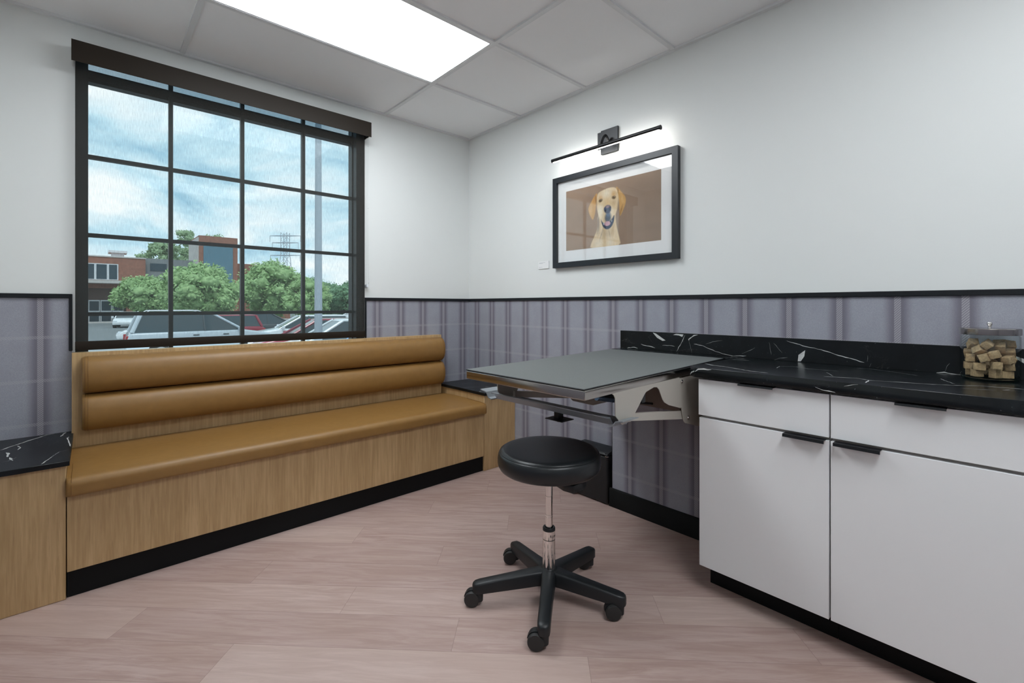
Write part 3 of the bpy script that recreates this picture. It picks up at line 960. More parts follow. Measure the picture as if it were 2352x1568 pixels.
def text_mesh(body, size):
    cu = bpy.data.curves.new('txt', 'FONT')
    cu.body = body
    cu.size = size
    cu.resolution_u = 2
    ob = bpy.data.objects.new('txt', cu)
    C.objects.link(ob)
    dg = bpy.context.evaluated_depsgraph_get()
    me = bpy.data.meshes.new_from_object(ob.evaluated_get(dg))
    bpy.data.objects.remove(ob)
    return me
me = text_mesh('Ritter', 0.0155)
tb = bmesh.new()
tb.from_mesh(me)
bmesh.ops.subdivide_edges(tb, edges=[e_ for e_ in tb.edges if e_.calc_length() > 0.002], cuts=1)
a_cam = math.atan2(-3.149 - SY, -2.366 - SX)
for v in tb.verts:
    a = a_cam + 0.12 + v.co.x / 0.0256
    v.co = Vector((SX + 0.0256 * math.cos(a), SY + 0.0256 * math.sin(a), 0.2495 + v.co.y))
lt = MB()
lt._absorb(tb)
lt.build('lettering', 'ink', co, smooth=False)

hub = MB().lathe([(0.0, 0.062), (0.040, 0.062), (0.046, 0.075), (0.044, 0.104), (0.036, 0.118), (0.027, 0.122), (0.0, 0.122)], (SX, SY, 0), 40).build('hub', 'plastic', st)
for k in range(5):
    a = math.radians(3.6 + 72 * k)
    T = Matrix.Translation((SX, SY, 0)) @ Matrix.Rotation(a, 4, 'Z')
    rings = []
    for r, hw, z0, z1 in ((0.020, 0.030, 0.066, 0.120), (0.06, 0.0265, 0.064, 0.1175), (0.12, 0.0240, 0.060, 0.1115), (0.21, 0.0225, 0.056, 0.1020), (0.278, 0.0225, 0.0535, 0.0945), (0.296, 0.0205, 0.0535, 0.0915), (0.3050, 0.0150, 0.0540, 0.0875), (0.3085, 0.0075, 0.0560, 0.0830)):
        c_ = 0.0075
        rings.append([(r, -hw, z0), (r, -hw, z1 - c_), (r, -hw + c_ * 0.35, z1 - c_ * 0.35), (r, -hw + c_, z1), (r, hw - c_, z1), (r, hw - c_ * 0.35, z1 - c_ * 0.35), (r, hw, z1 - c_), (r, hw, z0)])
    ao = MB().loft(rings, mtx=T).build('leg', 'plastic', st, ang=50)
    cx, cy = SX + 0.284 * math.cos(a), SY + 0.284 * math.sin(a)
    # caster trails to one side of its stem
    hx, hy = -math.cos(0.7368 + 0.10), math.sin(0.7368 + 0.10)
    hdg = math.atan2(hy, hx) + (-0.16, 0.10, 0.05, -0.05, 0.12)[k]
    CM = Matrix.Translation((cx + 0.026 * math.cos(hdg), cy + 0.026 * math.sin(hdg), 0.0295)) @ Matrix.Rotation(hdg, 4, 'Z')
    ca = MB()
    # hood: an open half-shell over the twin wheels, with the stem behind it
    hood = []
    for i in range(11):
        q = math.radians(10 + 165 * i / 10)
        hood.append([(-0.0315 * math.cos(q) * -1, y, 0.0315 * math.sin(q)) for y in (-0.0075, 0.0075)] + [(-0.027 * math.cos(q) * -1, y, 0.027 * math.sin(q)) for y in (0.0075, -0.0075)])
    ca.loft(hood, mtx=CM)
    ca.box(-0.040, -0.008, -0.008, 0.008, -0.012, 0.0285, 0.003, 1, mtx=CM)
    ca.lathe([(0.0, -0.010), (0.017, -0.010), (0.018, 0.020), (0.016, 0.0255), (0.0, 0.0255)], (0, 0, 0), 18, mtx=CM @ Matrix.Translation((-0.026, 0, 0.0)))
    co_ = ca.build('caster', 'plastic', ao, ang=45)
    for s in (-1, 1):
        wh = MB()
        RX = CM @ Matrix.Translation((0, s * 0.0155, 0)) @ Matrix.Rotation(PI / 2 * -s, 4, 'X')
        wh.lathe([(0.0, -0.0075), (0.0275, -0.0075), (0.0290, -0.0055), (0.0290, 0.0040), (0.0272, 0.0070), (0.0225, 0.0080), (0.0, 0.0084)], (0, 0, 0), 32, mtx=RX)
        wh.build('wheel', 'plastic_soft', ao, ang=35)

# ================================================================== STEP BIN
bn = thing('step_bin', 'slim black step bin against the plaid wall behind the stool', 'bin', (-0.072, -1.385, 0))
MB().box(-0.124, -0.018, -1.510, -1.262, 0.004, 0.288, 0.014, 3).build('body', 'plastic', bn)
ld = MB().prism([(-0.018, 0.3185), (-0.050, 0.3185), (-0.112, 0.306), (-0.127, 0.298), (-0.127, 0.2905), (-0.018, 0.2905)], 'y', -1.512, -1.258, 0.003, 2)
ld.build('lid', 'plastic', bn)
hb = MB().tube([(-0.112, -1.500, 0.262), (-0.112, -1.500, 0.3035)], 0.0135, 16).build('latch', 'black_metal', bn)
MB().lathe([(0.0138, 0.284), (0.0142, 0.2855), (0.0138, 0.287)], (-0.112, -1.500, 0), 20).build('latch_ring', 'chrome', hb)
MB().box(-0.150, -0.100, -1.275, -1.240, 0.012, 0.024, 0.004, 2).build('pedal', 'plastic', bn)

# ================================================================== PICTURE
pic = thing('framed_picture', 'black-framed portrait of a yellow dog on the right wall', 'picture', (-0.005, -1.4455, 1.43))
PY0, PY1, PZ0, PZ1 = -1.9015, -0.9890, 1.4290, 2.0380
f = MB()
fw = 0.035
x0, x1 = -0.032, -0.003
def mitre(pts4):
    f.loft([[(x1, *p) for p in pts4], [(x0, *p) for p in pts4]])
o4 = [(PY0, PZ0), (PY1, PZ0), (PY1, PZ1), (PY0, PZ1)]
i4 = [(PY0 + fw, PZ0 + fw), (PY1 - fw, PZ0 + fw), (PY1 - fw, PZ1 - fw), (PY0 + fw, PZ1 - fw)]
for k in range(4):
    k2 = (k + 1) % 4
    mitre([o4[k], o4[k2], i4[k2], i4[k]])
f.build('frame', 'pic_frame', pic, smooth=False)
MB().box(-0.014, -0.006, PY0 + fw, PY1 - fw, PZ0 + fw, PZ1 - fw).build('mount', 'mount', pic, smooth=False)

def paint_dog(nx, ny):
    """print image: s runs left to right, t bottom to top"""
    W_, H_ = 0.698, 0.395
    S, T = np.meshgrid(np.linspace(0, 1, nx), np.linspace(0, 1, ny))
    X, Y = S * W_, T * H_
    rng = np.random.RandomState(3)
    def vnoise(sx, sy, seed):
        r = np.random.RandomState(seed).rand(64, 64)
        u = (X * sx) % 63
        v = (Y * sy) % 63
        i, j = u.astype(int), v.astype(int)
        fu, fv = u - i, v - j
        fu = fu * fu * (3 - 2 * fu)
        fv = fv * fv * (3 - 2 * fv)
        i2, j2 = (i + 1) % 64, (j + 1) % 64
        return (r[j, i] * (1 - fu) + r[j, i2] * fu) * (1 - fv) + (r[j2, i] * (1 - fu) + r[j2, i2] * fu) * fv
    img = np.zeros((ny, nx, 3))
    bg = np.array([0.34, 0.235, 0.165])
    img[:] = bg
    img *= (0.86 + 0.24 * (1 - S) + 0.10 * (vnoise(25, 25, 1) - 0.5))[..., None]
    def poly_mask(pts, soft=0.004):
        P = np.array([(p[0] * W_, p[1] * H_) for p in pts])
        # smooth the outline
        for _ in range(2):
            Q = []
            for a_, b_ in zip(P, np.roll(P, -1, 0)):
                Q += [a_ * 0.75 + b_ * 0.25, a_ * 0.25 + b_ * 0.75]
            P = np.array(Q)
        d = np.full(X.shape, 1e9)
        ins = np.zeros(X.shape, bool)
        for a_, b_ in zip(P, np.roll(P, -1, 0)):
            e_ = b_ - a_
            wx, wy = X - a_[0], Y - a_[1]
            h_ = np.clip((wx * e_[0] + wy * e_[1]) / (e_ @ e_ + 1e-12), 0, 1)
            d = np.minimum(d, np.hypot(wx - e_[0] * h_, wy - e_[1] * h_))
            c1 = (a_[1] <= Y) & (b_[1] > Y) & (e_[0] * wy - e_[1] * wx > 0)
            c2 = (a_[1] > Y) & (b_[1] <= Y) & (e_[0] * wy - e_[1] * wx < 0)
            ins ^= (c1 | c2)
        sd = np.where(ins, d, -d)
        return np.clip(sd / soft * 0.5 + 0.5, 0, 1)
    def ell(cs, ct_, rs, rt, soft=0.25, ang=0.0):
        dx_, dy_ = (S - cs) * W_, (T - ct_) * H_
        ca_, sa_ = math.cos(ang), math.sin(ang)
        ux, uy = dx_ * ca_ + dy_ * sa_, -dx_ * sa_ + dy_ * ca_
        q = np.hypot(ux / (rs * W_), uy / (rt * H_))
        return np.clip((1 - q) / soft, 0, 1)
    def put(mask, col, k=1.0):
        m_ = (mask * k)[..., None]
        img[:] = img * (1 - m_) + np.array(col) * m_
    cream, tan, orange = (0.76, 0.60, 0.38), (0.60, 0.37, 0.14), (0.62, 0.30, 0.075)
    pale, navy = (0.84, 0.76, 0.60), (0.018, 0.035, 0.085)
    # chest and neck
    put(poly_mask([(0.365, 0.55), (0.372, 0.30), (0.335, 0.17), (0.300, 0.08), (0.286, -0.02), (0.622, -0.02), (0.606, 0.10), (0.580, 0.25), (0.562, 0.46), (0.55, 0.6)], 0.003), cream)
    neck = poly_mask([(0.365, 0.55), (0.372, 0.30), (0.335, 0.17), (0.300, 0.08), (0.286, -0.02), (0.622, -0.02), (0.606, 0.10), (0.580, 0.25), (0.562, 0.46), (0.55, 0.6)], 0.003)
    put(neck * ell(0.375, 0.38, 0.035, 0.24, 0.8), (0.26, 0.20, 0.17), 0.85)
    put(neck * ell(0.47, 0.20, 0.10, 0.10, 0.9), (0.42, 0.31, 0.20), 0.6)
    put(neck * ell(0.535, 0.24, 0.025, 0.16, 0.9, -0.15), (0.55, 0.36, 0.18), 0.7)
    put(neck * ell(0.415, 0.20, 0.010, 0.16, 0.9, -0.35), (0.36, 0.27, 0.19), 0.7)
    put(neck * ell(0.50, 0.20, 0.008, 0.14, 0.9, 0.25), (0.38, 0.28, 0.19), 0.7)
    put(neck * ell(0.38, 0.06, 0.07, 0.12, 0.9), (0.80, 0.70, 0.54), 0.8)
    put(neck * ell(0.51, 0.06, 0.05, 0.12, 0.9), (0.80, 0.72, 0.58), 0.6)
    # head
    head = poly_mask([(0.368, 0.85), (0.420, 0.885), (0.500, 0.905), (0.555, 0.895), (0.590, 0.84), (0.603, 0.72), (0.595, 0.60), (0.570, 0.50), (0.560, 0.42), (0.545, 0.34), (0.505, 0.265), (0.465, 0.262), (0.425, 0.33), (0.400, 0.42), (0.372, 0.55), (0.358, 0.70)], 0.003)
    put(head, cream)
    put(head * ell(0.47, 0.83, 0.07, 0.10, 0.9), pale, 0.9)
    put(head * ell(0.40, 0.55, 0.05, 0.15, 0.8), pale, 0.8)
    put(head * ell(0.52, 0.52, 0.04, 0.12, 0.8), pale, 0.5)
    put(head * ell(0.48, 0.68, 0.05, 0.10, 0.9), (0.74, 0.52, 0.27), 0.8)
    put(head * ell(0.405, 0.77, 0.035, 0.06, 0.9), orange, 0.55)
    put(head * ell(0.545, 0.79, 0.035, 0.07, 0.9), orange, 0.6)
    put(head * ell(0.545, 0.66, 0.030, 0.08, 0.9), (0.50, 0.32, 0.16), 0.55)
    put(head * ell(0.592, 0.56, 0.016, 0.22, 0.9, -0.10), (0.17, 0.12, 0.10), 0.8)
    put(head * ell(0.362, 0.66, 0.010, 0.20, 0.9), (0.30, 0.19, 0.10), 0.7)
    # ears
    le = poly_mask([(0.372, 0.865), (0.345, 0.84), (0.305, 0.75), (0.268, 0.66), (0.268, 0.60), (0.288, 0.52), (0.316, 0.44), (0.330, 0.47), (0.345, 0.54), (0.352, 0.64), (0.360, 0.74)], 0.003)
    put(le, (0.64, 0.39, 0.165))
    put(le * ell(0.34, 0.80, 0.045, 0.12, 0.9), orange, 0.9)
    put(le * ell(0.295, 0.62, 0.03, 0.14, 0.9), (0.72, 0.50, 0.27), 0.8)
    put(le * ell(0.353, 0.76, 0.010, 0.12, 0.9, 0.1), (0.16, 0.09, 0.04), 0.7)
    re = poly_mask([(0.566, 0.90), (0.585, 0.885), (0.625, 0.80), (0.665, 0.72), (0.672, 0.64), (0.655, 0.56), (0.630, 0.48), (0.612, 0.43), (0.604, 0.47), (0.606, 0.56), (0.600, 0.68), (0.590, 0.80)], 0.003)
    put(re, (0.62, 0.36, 0.12))
    put(re * ell(0.635, 0.68, 0.022, 0.16, 0.9, 0.25), (0.72, 0.45, 0.19), 0.8)
    put(re * ell(0.622, 0.52, 0.012, 0.12, 0.9, -0.3), (0.30, 0.15, 0.05), 0.8)
    put(re * ell(0.590, 0.83, 0.008, 0.09, 0.9), (0.13, 0.07, 0.03), 0.8)
    # eyes
    for cs, ct_, an in ((0.405, 0.731, 0.25), (0.547, 0.738, -0.15)):
        put(ell(cs, ct_, 0.028, 0.034, 0.5, an), (0.10, 0.055, 0.025), 0.9)
        put(ell(cs + 0.001, ct_, 0.012, 0.022, 0.4), (0.22, 0.12, 0.03), 0.9)
        put(ell(cs + 0.001, ct_, 0.006, 0.012, 0.4), (0.008, 0.008, 0.01), 1.0)
        put(ell(cs + 0.004, ct_ + 0.008, 0.0035, 0.006, 0.6), (0.9, 0.9, 0.9), 1.0)
    # muzzle, mouth, tongue
    put(poly_mask([(0.405, 0.45), (0.412, 0.42), (0.440, 0.36), (0.470, 0.38), (0.500, 0.375), (0.530, 0.42), (0.548, 0.47), (0.556, 0.46), (0.548, 0.36), (0.520, 0.285), (0.485, 0.258), (0.450, 0.275), (0.420, 0.34)], 0.003), navy)
    put(ell(0.485, 0.44, 0.045, 0.10, 0.5), (0.010, 0.045, 0.10), 0.95)
    put(ell(0.487, 0.50, 0.032, 0.06, 0.6), (0.07, 0.13, 0.24), 0.85)
    put(ell(0.479, 0.352, 0.036, 0.040, 0.25), (0.62, 0.36, 0.42), 1.0)
    put(ell(0.479, 0.368, 0.003, 0.03, 0.9), (0.40, 0.20, 0.27), 0.8)
    put(ell(0.440, 0.36, 0.007, 0.03, 0.6), (0.75, 0.78, 0.82), 0.8)
    put(ell(0.525, 0.385, 0.005, 0.025, 0.6), (0.65, 0.70, 0.76), 0.6)
    # nose
    put(poly_mask([(0.438, 0.585), (0.450, 0.625), (0.480, 0.645), (0.512, 0.625), (0.522, 0.585), (0.515, 0.53), (0.485, 0.50), (0.450, 0.53)], 0.003), (0.045, 0.065, 0.13))
    put(ell(0.482, 0.615, 0.030, 0.030, 0.7), (0.40, 0.30, 0.32), 0.85)
    put(ell(0.461, 0.560, 0.010, 0.020, 0.5, 0.4), (0.004, 0.005, 0.012), 1.0)
    put(ell(0.505, 0.565, 0.010, 0.020, 0.5, -0.4), (0.004, 0.005, 0.012), 1.0)
    fur = (vnoise(330, 80, 7) - 0.5) * 0.16 * np.clip(neck + head + le + re, 0, 1)
    img *= (1 + fur)[..., None]
    return np.clip(img, 0, 1)
NX, NY = 300, 170
img = paint_dog(NX, NY)
py0, py1, pz0, pz1 = -1.794, -1.096, 1.5395, 1.9350
me = bpy.data.meshes.new('print')
vs = [(-0.0146 - pic.location.x, py1 + (py0 - py1) * i / (NX - 1) - pic.location.y, pz0 + (pz1 - pz0) * j / (NY - 1) - pic.location.z) for j in range(NY) for i in range(NX)]
fs = [(j * NX + i, (j + 1) * NX + i, (j + 1) * NX + i + 1, j * NX + i + 1) for j in range(NY - 1) for i in range(NX - 1)]
me.from_pydata(vs, [], fs)
at = me.color_attributes.new('print_colour', 'FLOAT_COLOR', 'POINT')
at.data.foreach_set('color', np.concatenate([img.reshape(-1, 3), np.ones((NX * NY, 1))], 1).astype(np.float32).ravel())
mt, nt, bs = new_mat('photo_print')
an = nt.nodes.new('ShaderNodeAttribute')
an.attribute_name = 'print_colour'
nt.links.new(an.outputs['Color'], bs.inputs['Base Color'])
bs.inputs['Roughness'].default_value = 0.7
me.materials.append(mt)
po = bpy.data.objects.new('print', me)
C.objects.link(po)
po.parent = pic
MB().box(-0.0200, -0.0185, PY0 + fw, PY1 - fw, PZ0 + fw, PZ1 - fw).build('glass', 'pic_glass', pic, smooth=False)

# ------------------------------------------------------------------ picture lamp
pl = thing('picture_lamp', 'slim black bar lamp glowing above the dog portrait', 'wall lamp', (-0.004, -1.4455, 2.13))
MB().box(-0.016, -0.0045, -1.507, -1.381, 2.112, 2.2605, 0.001, 1).box(-0.012, -0.0045, -1.381, -1.354, 2.150, 2.2545).build('backplate', 'black_metal', pl)
arm = []
for i in range(13):
    q = PI * (0.5 - 0.5 * i / 12) * 2 - PI / 2
    arm.append((-0.018 - 0.082 * (i / 12), -1.4455, 2.165 + 0.055 * math.sin(PI * i / 12) - 0.028 * (i / 12)))
MB().tube(arm, 0.0085, 10).build('arm', 'black_metal', pl)
br = MB().tube([(-0.100, -1.839, 2.1320), (-0.100, -1.051, 2.1320)], 0.0122, 20)
bro = br.build('lamp_bar', 'black_metal', pl)
for y in (-1.8395, -1.0505):
    MB().tube([(-0.100, y - 0.002, 2.132), (-0.100, y + 0.002, 2.132)], 0.0128, 16).build('end_cap', 'black_metal', bro)
# light strip on the lower wall-facing side of the bar
q0, q1 = math.radians(-110), math.radians(10)
rings = []
for y in (-1.832, -1.058):
    rings.append([(-0.100 + rr_ * math.cos(q), y, 2.132 + rr_ * math.sin(q)) for rr_, q in ((0.0118, q0), (0.0131, q0), (0.0131, (q0 + q1) / 2), (0.0131, q1), (0.0118, q1))])
MB().loft(rings).build('light_strip', 'led', pl, smooth=False)

# ------------------------------------------------------------------ artwork label
pc = thing('artwork_label', 'tiny white card on the wall left of the dog portrait', 'card', (-0.001, -0.877, 1.434))
MB().box(-0.0062, -0.0012, -0.928, -0.8265, 1.4345, 1.4870).build('card', 'paper', pc, smooth=False)
for y0, y1, z in ((-0.835, -0.895, 1.4760), (-0.835, -0.872, 1.4710), (-0.835, -0.868, 1.4440)):
    MB().box(-0.0065, -0.0062, y1, y0, z, z + 0.0022).build('print_line', 'grey_ink', pc, smooth=False)

# ================================================================== TREAT JAR
JX, JY, JZ = -0.1010, -3.0725, 0.9225
jar = thing('glass_jar', 'clear glass jar with metal lid on the black counter', 'jar', (JX, JY, JZ))
MB().lathe([(0.0, 0.0085), (0.060, 0.0085), (0.0690, 0.012), (0.0712, 0.020), (0.0712, 0.146), (0.066, 0.156), (0.066, 0.160), (0.0685, 0.160), (0.0688, 0.157), (0.0735, 0.146), (0.0735, 0.016), (0.0715, 0.005)], (JX, JY, JZ), 56).build('jar_body', 'jar_glass', jar, ang=60)
MB().lathe([(0.0, 0.0004), (0.064, 0.0004), (0.0700, 0.003), (0.0715, 0.0050), (0.0705, 0.0080), (0.060, 0.0082), (0.0, 0.0082)], (JX, JY, JZ), 56).build('jar_base', 'jar_base', jar, ang=60)
lid = MB().lathe([(0.0700, 0.1530), (0.0750, 0.1530), (0.0755, 0.156), (0.0755, 0.1725), (0.0740, 0.1745), (0.030, 0.1755), (0.0, 0.1757)], (JX, JY, JZ), 56).build('lid', 'steel', jar, ang=35)
MB().lathe([(0.0, 0.1755), (0.0045, 0.1755), (0.0040, 0.182), (0.0065, 0.187), (0.0075, 0.191), (0.0060, 0.195), (0.0, 0.1965)], (JX, JY, JZ), 20).build('knob', 'chrome', lid)
TREATS = [(-0.029, 0.029, 0.013, 1.571, 0.0, 0.614, 0.028), (-0.01, -0.039, 0.013, 1.571, -0.0, -1.135, 0.032), (0.015, 0.047, 0.013, 1.571, -0.0, 3.065, 0.032), (0.035, -0.028, 0.013, -1.571, 0.0, -2.507, 0.036), (-0.033, -0.014, 0.016, 0.849, -1.571, -1.492, 0.032), (0.029, 0.001, 0.018, -2.396, -0.0, -0.966, 0.028), (0.01, -0.014, 0.035, -0.472, 0.743, -2.44, 0.036), (-0.041, 0.023, 0.037, 0.0, 0.0, -1.461, 0.032), (-0.014, 0.049, 0.037, 1.571, -0.0, -1.347, 0.028), (0.044, 0.011, 0.041, 0.445, 2.396, 0.605, 0.032), (-0.012, -0.047, 0.041, 1.474, -0.151, 0.052, 0.032), (-0.012, -0.004, 0.043, 1.121, -0.693, -1.809, 0.036), (-0.048, -0.017, 0.044, 0.0, -0.0, -2.796, 0.028), (0.037, -0.029, 0.046, -1.509, 0.603, -2.377, 0.036), (0.021, 0.045, 0.047, 1.571, 1.073, -0.38, 0.036), (0.018, 0.013, 0.055, -1.078, -2.405, 0.02, 0.032), (0.019, -0.046, 0.06, 2.159, 0.158, -1.159, 0.028), (-0.019, 0.045, 0.064, 1.72, -1.571, -0.171, 0.028), (-0.027, -0.043, 0.064, -0.069, -0.231, -0.493, 0.032), (-0.05, 0.011, 0.068, 0.055, 1.941, 1.385, 0.028), (-0.017, 0.009, 0.072, 0.901, 0.481, 0.93, 0.028), (0.035, 0.026, 0.075, 2.602, 0.887, -0.128, 0.036), (0.048, -0.011, 0.078, 1.565, -0.106, -1.864, 0.036), (0.007, 0.051, 0.078, 2.929, 1.082, -0.262, 0.028), (-0.046, -0.013, 0.081, -0.3, -0.159, -0.194, 0.028), (0.003, -0.043, 0.085, 0.965, 0.057, 1.616, 0.036), (0.017, -0.004, 0.087, -1.012, 0.75, -2.584, 0.036), (0.007, 0.026, 0.091, 1.33, -0.647, 0.259, 0.028), (-0.036, 0.024, 0.093, -0.376, -0.53, -2.155, 0.032), (-0.024, -0.026, 0.103, -0.031, 0.867, -0.022, 0.036), (0.02, -0.046, 0.11, -2.856, -0.84, 0.183, 0.028), (0.045, -0.023, 0.11, 0.386, 1.461, -1.833, 0.036), (-0.025, 0.04, 0.113, 1.541, -2.503, 0.372, 0.036), (-0.046, 0.004, 0.114, -2.309, -0.394, -0.185, 0.028)]
rnd = random.Random(4)
proto = None
hi = max(range(len(TREATS)), key=lambda i: TREATS[i][2])
for i, (x, y, z, rx, ry, rz, L) in enumerate(TREATS):
    if proto is None:
        t = bmesh.new()
        bmesh.ops.create_cube(t, size=1)
        bmesh.ops.scale(t, verts=list(t.verts), vec=(0.0305, 0.0235, 0.0235))
        bmesh.ops.bevel(t, geom=list(t.edges), offset=0.0014, segments=2, profile=0.5, affect='EDGES')
        bmesh.ops.subdivide_edges(t, edges=[e_ for e_ in t.edges if e_.calc_length() > 0.008], cuts=2, use_grid_fill=True)
        for v in t.verts:
            v.co += Vector((rnd.uniform(-1, 1), rnd.uniform(-1, 1), rnd.uniform(-1, 1))) * 0.00035
        mb = MB()
        mb._absorb(t)
        o = proto = mb.build('dog_treat', 'treat', None, ang=50)
    else:
        o = proto.copy()
        C.objects.link(o)
    o.location = (JX + x, JY + y, JZ + 0.0095 + z * 0.985)
    o.rotation_euler = (rx, ry, rz)
    o.scale = (L / 0.0325, 0.99, 0.99)
    if i == hi:
        tag(o, 'tan cube dog treat that sits highest in the jar heap', 'dog treat', 'dog treats in the jar')
    else:
        tag(o, 'tan cube dog treat in the jar heap, below its topmost piece', 'dog treat', 'dog treats in the jar')

# ================================================================== OUTDOORS
GZ = -0.90
LAT = Vector((math.cos(0.7368), -math.sin(0.7368), 0))
DEP = Vector((math.sin(0.7368), math.cos(0.7368), 0))
ORG = Vector((-2.366, -3.1488, 0))
def site(lat, dep, z=GZ):
    """parking-lot survey grid: metres across and metres out from the building"""
    p = ORG + LAT * lat + DEP * dep
    return Vector((p.x, p.y, z))
SITE = Matrix.Translation(ORG) @ Matrix.Rotation(-0.7368, 4, 'Z')

b = MB().box(-220, 120, 0.5, 300, GZ - 0.2, GZ)
struct(b.build('ground', 'asphalt', smooth=False))
cb = MB().box(-30, 60, 70.5, 71.2, GZ, GZ + 0.16)
struct(cb.build('kerb', 'concrete', smooth=False))

def make_car(label, paint, lat, dep, heading, L=4.6, Wd=1.82, Hh=1.6, suv=True, group='cars parked outside the window'):
    t = thing('car', label, 'car', (0, 0, 0), group)
    bz = Hh * 0.60
    hl = L / 2
    body = [(-hl + 0.05, 0.28), (-hl, 0.50), (-hl + 0.03, bz - 0.20), (-hl + 0.10, bz), (0.24 * L, bz + 0.02), (hl - 0.35, bz - 0.13), (hl - 0.08, bz - 0.30), (hl, 0.55), (hl - 0.05, 0.28)]
    MB().prism(body, 'y', -Wd / 2, Wd / 2, 0.07, 3).build('body', paint, t, ang=50)
    rb_, rt = (-hl + 0.14, -hl + (0.42 if suv else 0.95))
    fb, ft = (0.25 * L, 0.03 * L)
    wb, wt = Wd / 2 - 0.06, Wd / 2 - 0.24
    gl = MB().loft([[(rb_, -wb, bz - 0.02), (fb, -wb, bz - 0.02), (fb, wb, bz - 0.02), (rb_, wb, bz - 0.02)],
                    [(rt, -wt, Hh - 0.05), (ft, -wt, Hh - 0.05), (ft, wt, Hh - 0.05), (rt, wt, Hh - 0.05)]])
    gl.build('window_glass', 'car_glass', t, smooth=False)
    rf = MB().loft([[(rt - 0.05, -wt - 0.01, Hh - 0.07), (ft + 0.04, -wt - 0.01, Hh - 0.07), (ft + 0.04, wt + 0.01, Hh - 0.07), (rt - 0.05, wt + 0.01, Hh - 0.07)],
                    [(rt, -wt + 0.03, Hh - 0.015), (ft - 0.06, -wt + 0.03, Hh - 0.015), (ft - 0.06, wt - 0.03, Hh - 0.015), (rt, wt - 0.03, Hh - 0.015)],
                    [(rt + 0.2, -wt + 0.15, Hh), (ft - 0.3, -wt + 0.15, Hh), (ft - 0.3, wt - 0.15, Hh), (rt + 0.2, wt - 0.15, Hh)]])
    rf.build('roof', paint, t, ang=50)
    for s in (-1, 1):
        pi_ = MB()
        pi_.tube([(fb, s * wb, bz), (ft, s * wt, Hh - 0.05)], 0.045, 8)
        pi_.build('pillar', paint, t)
        pi_ = MB()
        pi_.tube([(rb_ + 0.02, s * wb, bz), (rt, s * wt, Hh - 0.05)], 0.07 if suv else 0.09, 8)
        pi_.build('pillar', paint, t)
        pi_ = MB()
        xm = 0.0
        pi_.tube([(xm - 0.10, s * (wb - 0.005), bz), (xm - 0.14, s * (wt - 0.005), Hh - 0.05)], 0.03, 8)
        pi_.build('pillar', 'car_dark', t)
        MB().box(-hl - 0.01, -hl + 0.16, s * (Wd / 2 - 0.16) - 0.12, s * (Wd / 2 - 0.16) + 0.17, bz - 0.34, bz - 0.10, 0.03, 2).build('tail_lamp', 'red_light', t)
        MB().box(hl - 0.38, hl - 0.04, s * (Wd / 2 - 0.18) - 0.15, s * (Wd / 2 - 0.18) + 0.16, bz - 0.36, bz - 0.22, 0.04, 2).build('headlamp', 'head_light', t)
        MB().box(0.20 * L, 0.20 * L + 0.14, s * (Wd / 2 + 0.10) - 0.10, s * (Wd / 2 + 0.10) + 0.08, bz + 0.01, bz + 0.16, 0.04, 2).build('mirror', paint, t)
        for xh in (-0.08 * L, 0.12 * L):
            MB().box(xh - 0.10, xh + 0.10, s * (Wd / 2 + 0.012) - 0.02, s * (Wd / 2 + 0.012) + 0.02, bz - 0.15, bz - 0.11, 0.01, 1).build('door_handle', 'car_dark', t)
        for xw in (-0.30 * L, 0.31 * L):
            MB().tube([(xw, s * (Wd / 2 - 0.20), 0.35), (xw, s * (Wd / 2 + 0.012), 0.35)], 0.40, 28).build('wheel_arch', 'tyre', t)
            wo = MB().tube([(xw, s * (Wd / 2 - 0.20), 0.345), (xw, s * (Wd / 2 + 0.03), 0.345)], 0.345, 28).build('wheel', 'tyre', t)
            MB().tube([(xw, s * (Wd / 2 + 0.03), 0.345), (xw, s * (Wd / 2 + 0.04), 0.345)], 0.23, 20).build('rim', 'rim', wo)
    if suv and paint == 'car_silver':
        for s in (-1, 1):
            MB().tube([(rt + 0.15, s * (wt - 0.06), Hh - 0.01), (rt + 0.25, s * (wt - 0.06), Hh + 0.06), (ft - 0.45, s * (wt - 0.06), Hh + 0.06), (ft - 0.30, s * (wt - 0.06), Hh - 0.01)], 0.02, 8).build('roof_rail', 'white_metal', t)
    t.location = site(lat, dep)
    t.rotation_euler = (0, 0, math.radians(heading))
    return t
make_car('silver SUV with roof rails seen side-on through the left panes', 'car_silver', -12.35, 18.6, 0, 4.9, 1.9, 1.83)
make_car('small white car parked farthest away in front of the brick entrance', 'car_white', -37.3, 45, 262, 4.4, 1.8, 1.5, False)
make_car('white car whose bonnet shows behind the tail of the silver SUV', 'car_white', -19.6, 26.5, 176, 4.6, 1.8, 1.45, False)
make_car('maroon car showing just over the bonnet of the silver SUV', 'car_red', -15.7, 24.6, 182, 4.3, 1.8, 1.60)
make_car('charcoal car behind the row of white cars, right of the maroon roof', 'car_dark', -15.1, 28.6, 356, 4.7, 1.85, 1.62)
make_car('white crossover with long bonnet, nearest to the charcoal car', 'car_white', -10.45, 23.2, 171, 4.7, 1.85, 1.62)
make_car('maroon car between two white cars in the window\'s lower right', 'car_red', -7.33, 17.5, 171, 4.6, 1.82, 1.60, False)
make_car('white car partly hidden by the grey light pole', 'car_white', -5.45, 14.9, 171, 4.6, 1.82, 1.66, False)
make_car('blue car in the window\'s lower right corner', 'car_blue', -3.45, 12.4, 171, 4.6, 1.82, 1.52, False)
make_car('white car behind the light pole, far back by the trees', 'car_white', -11.4, 33.0, 171, 4.6, 1.85, 1.62)

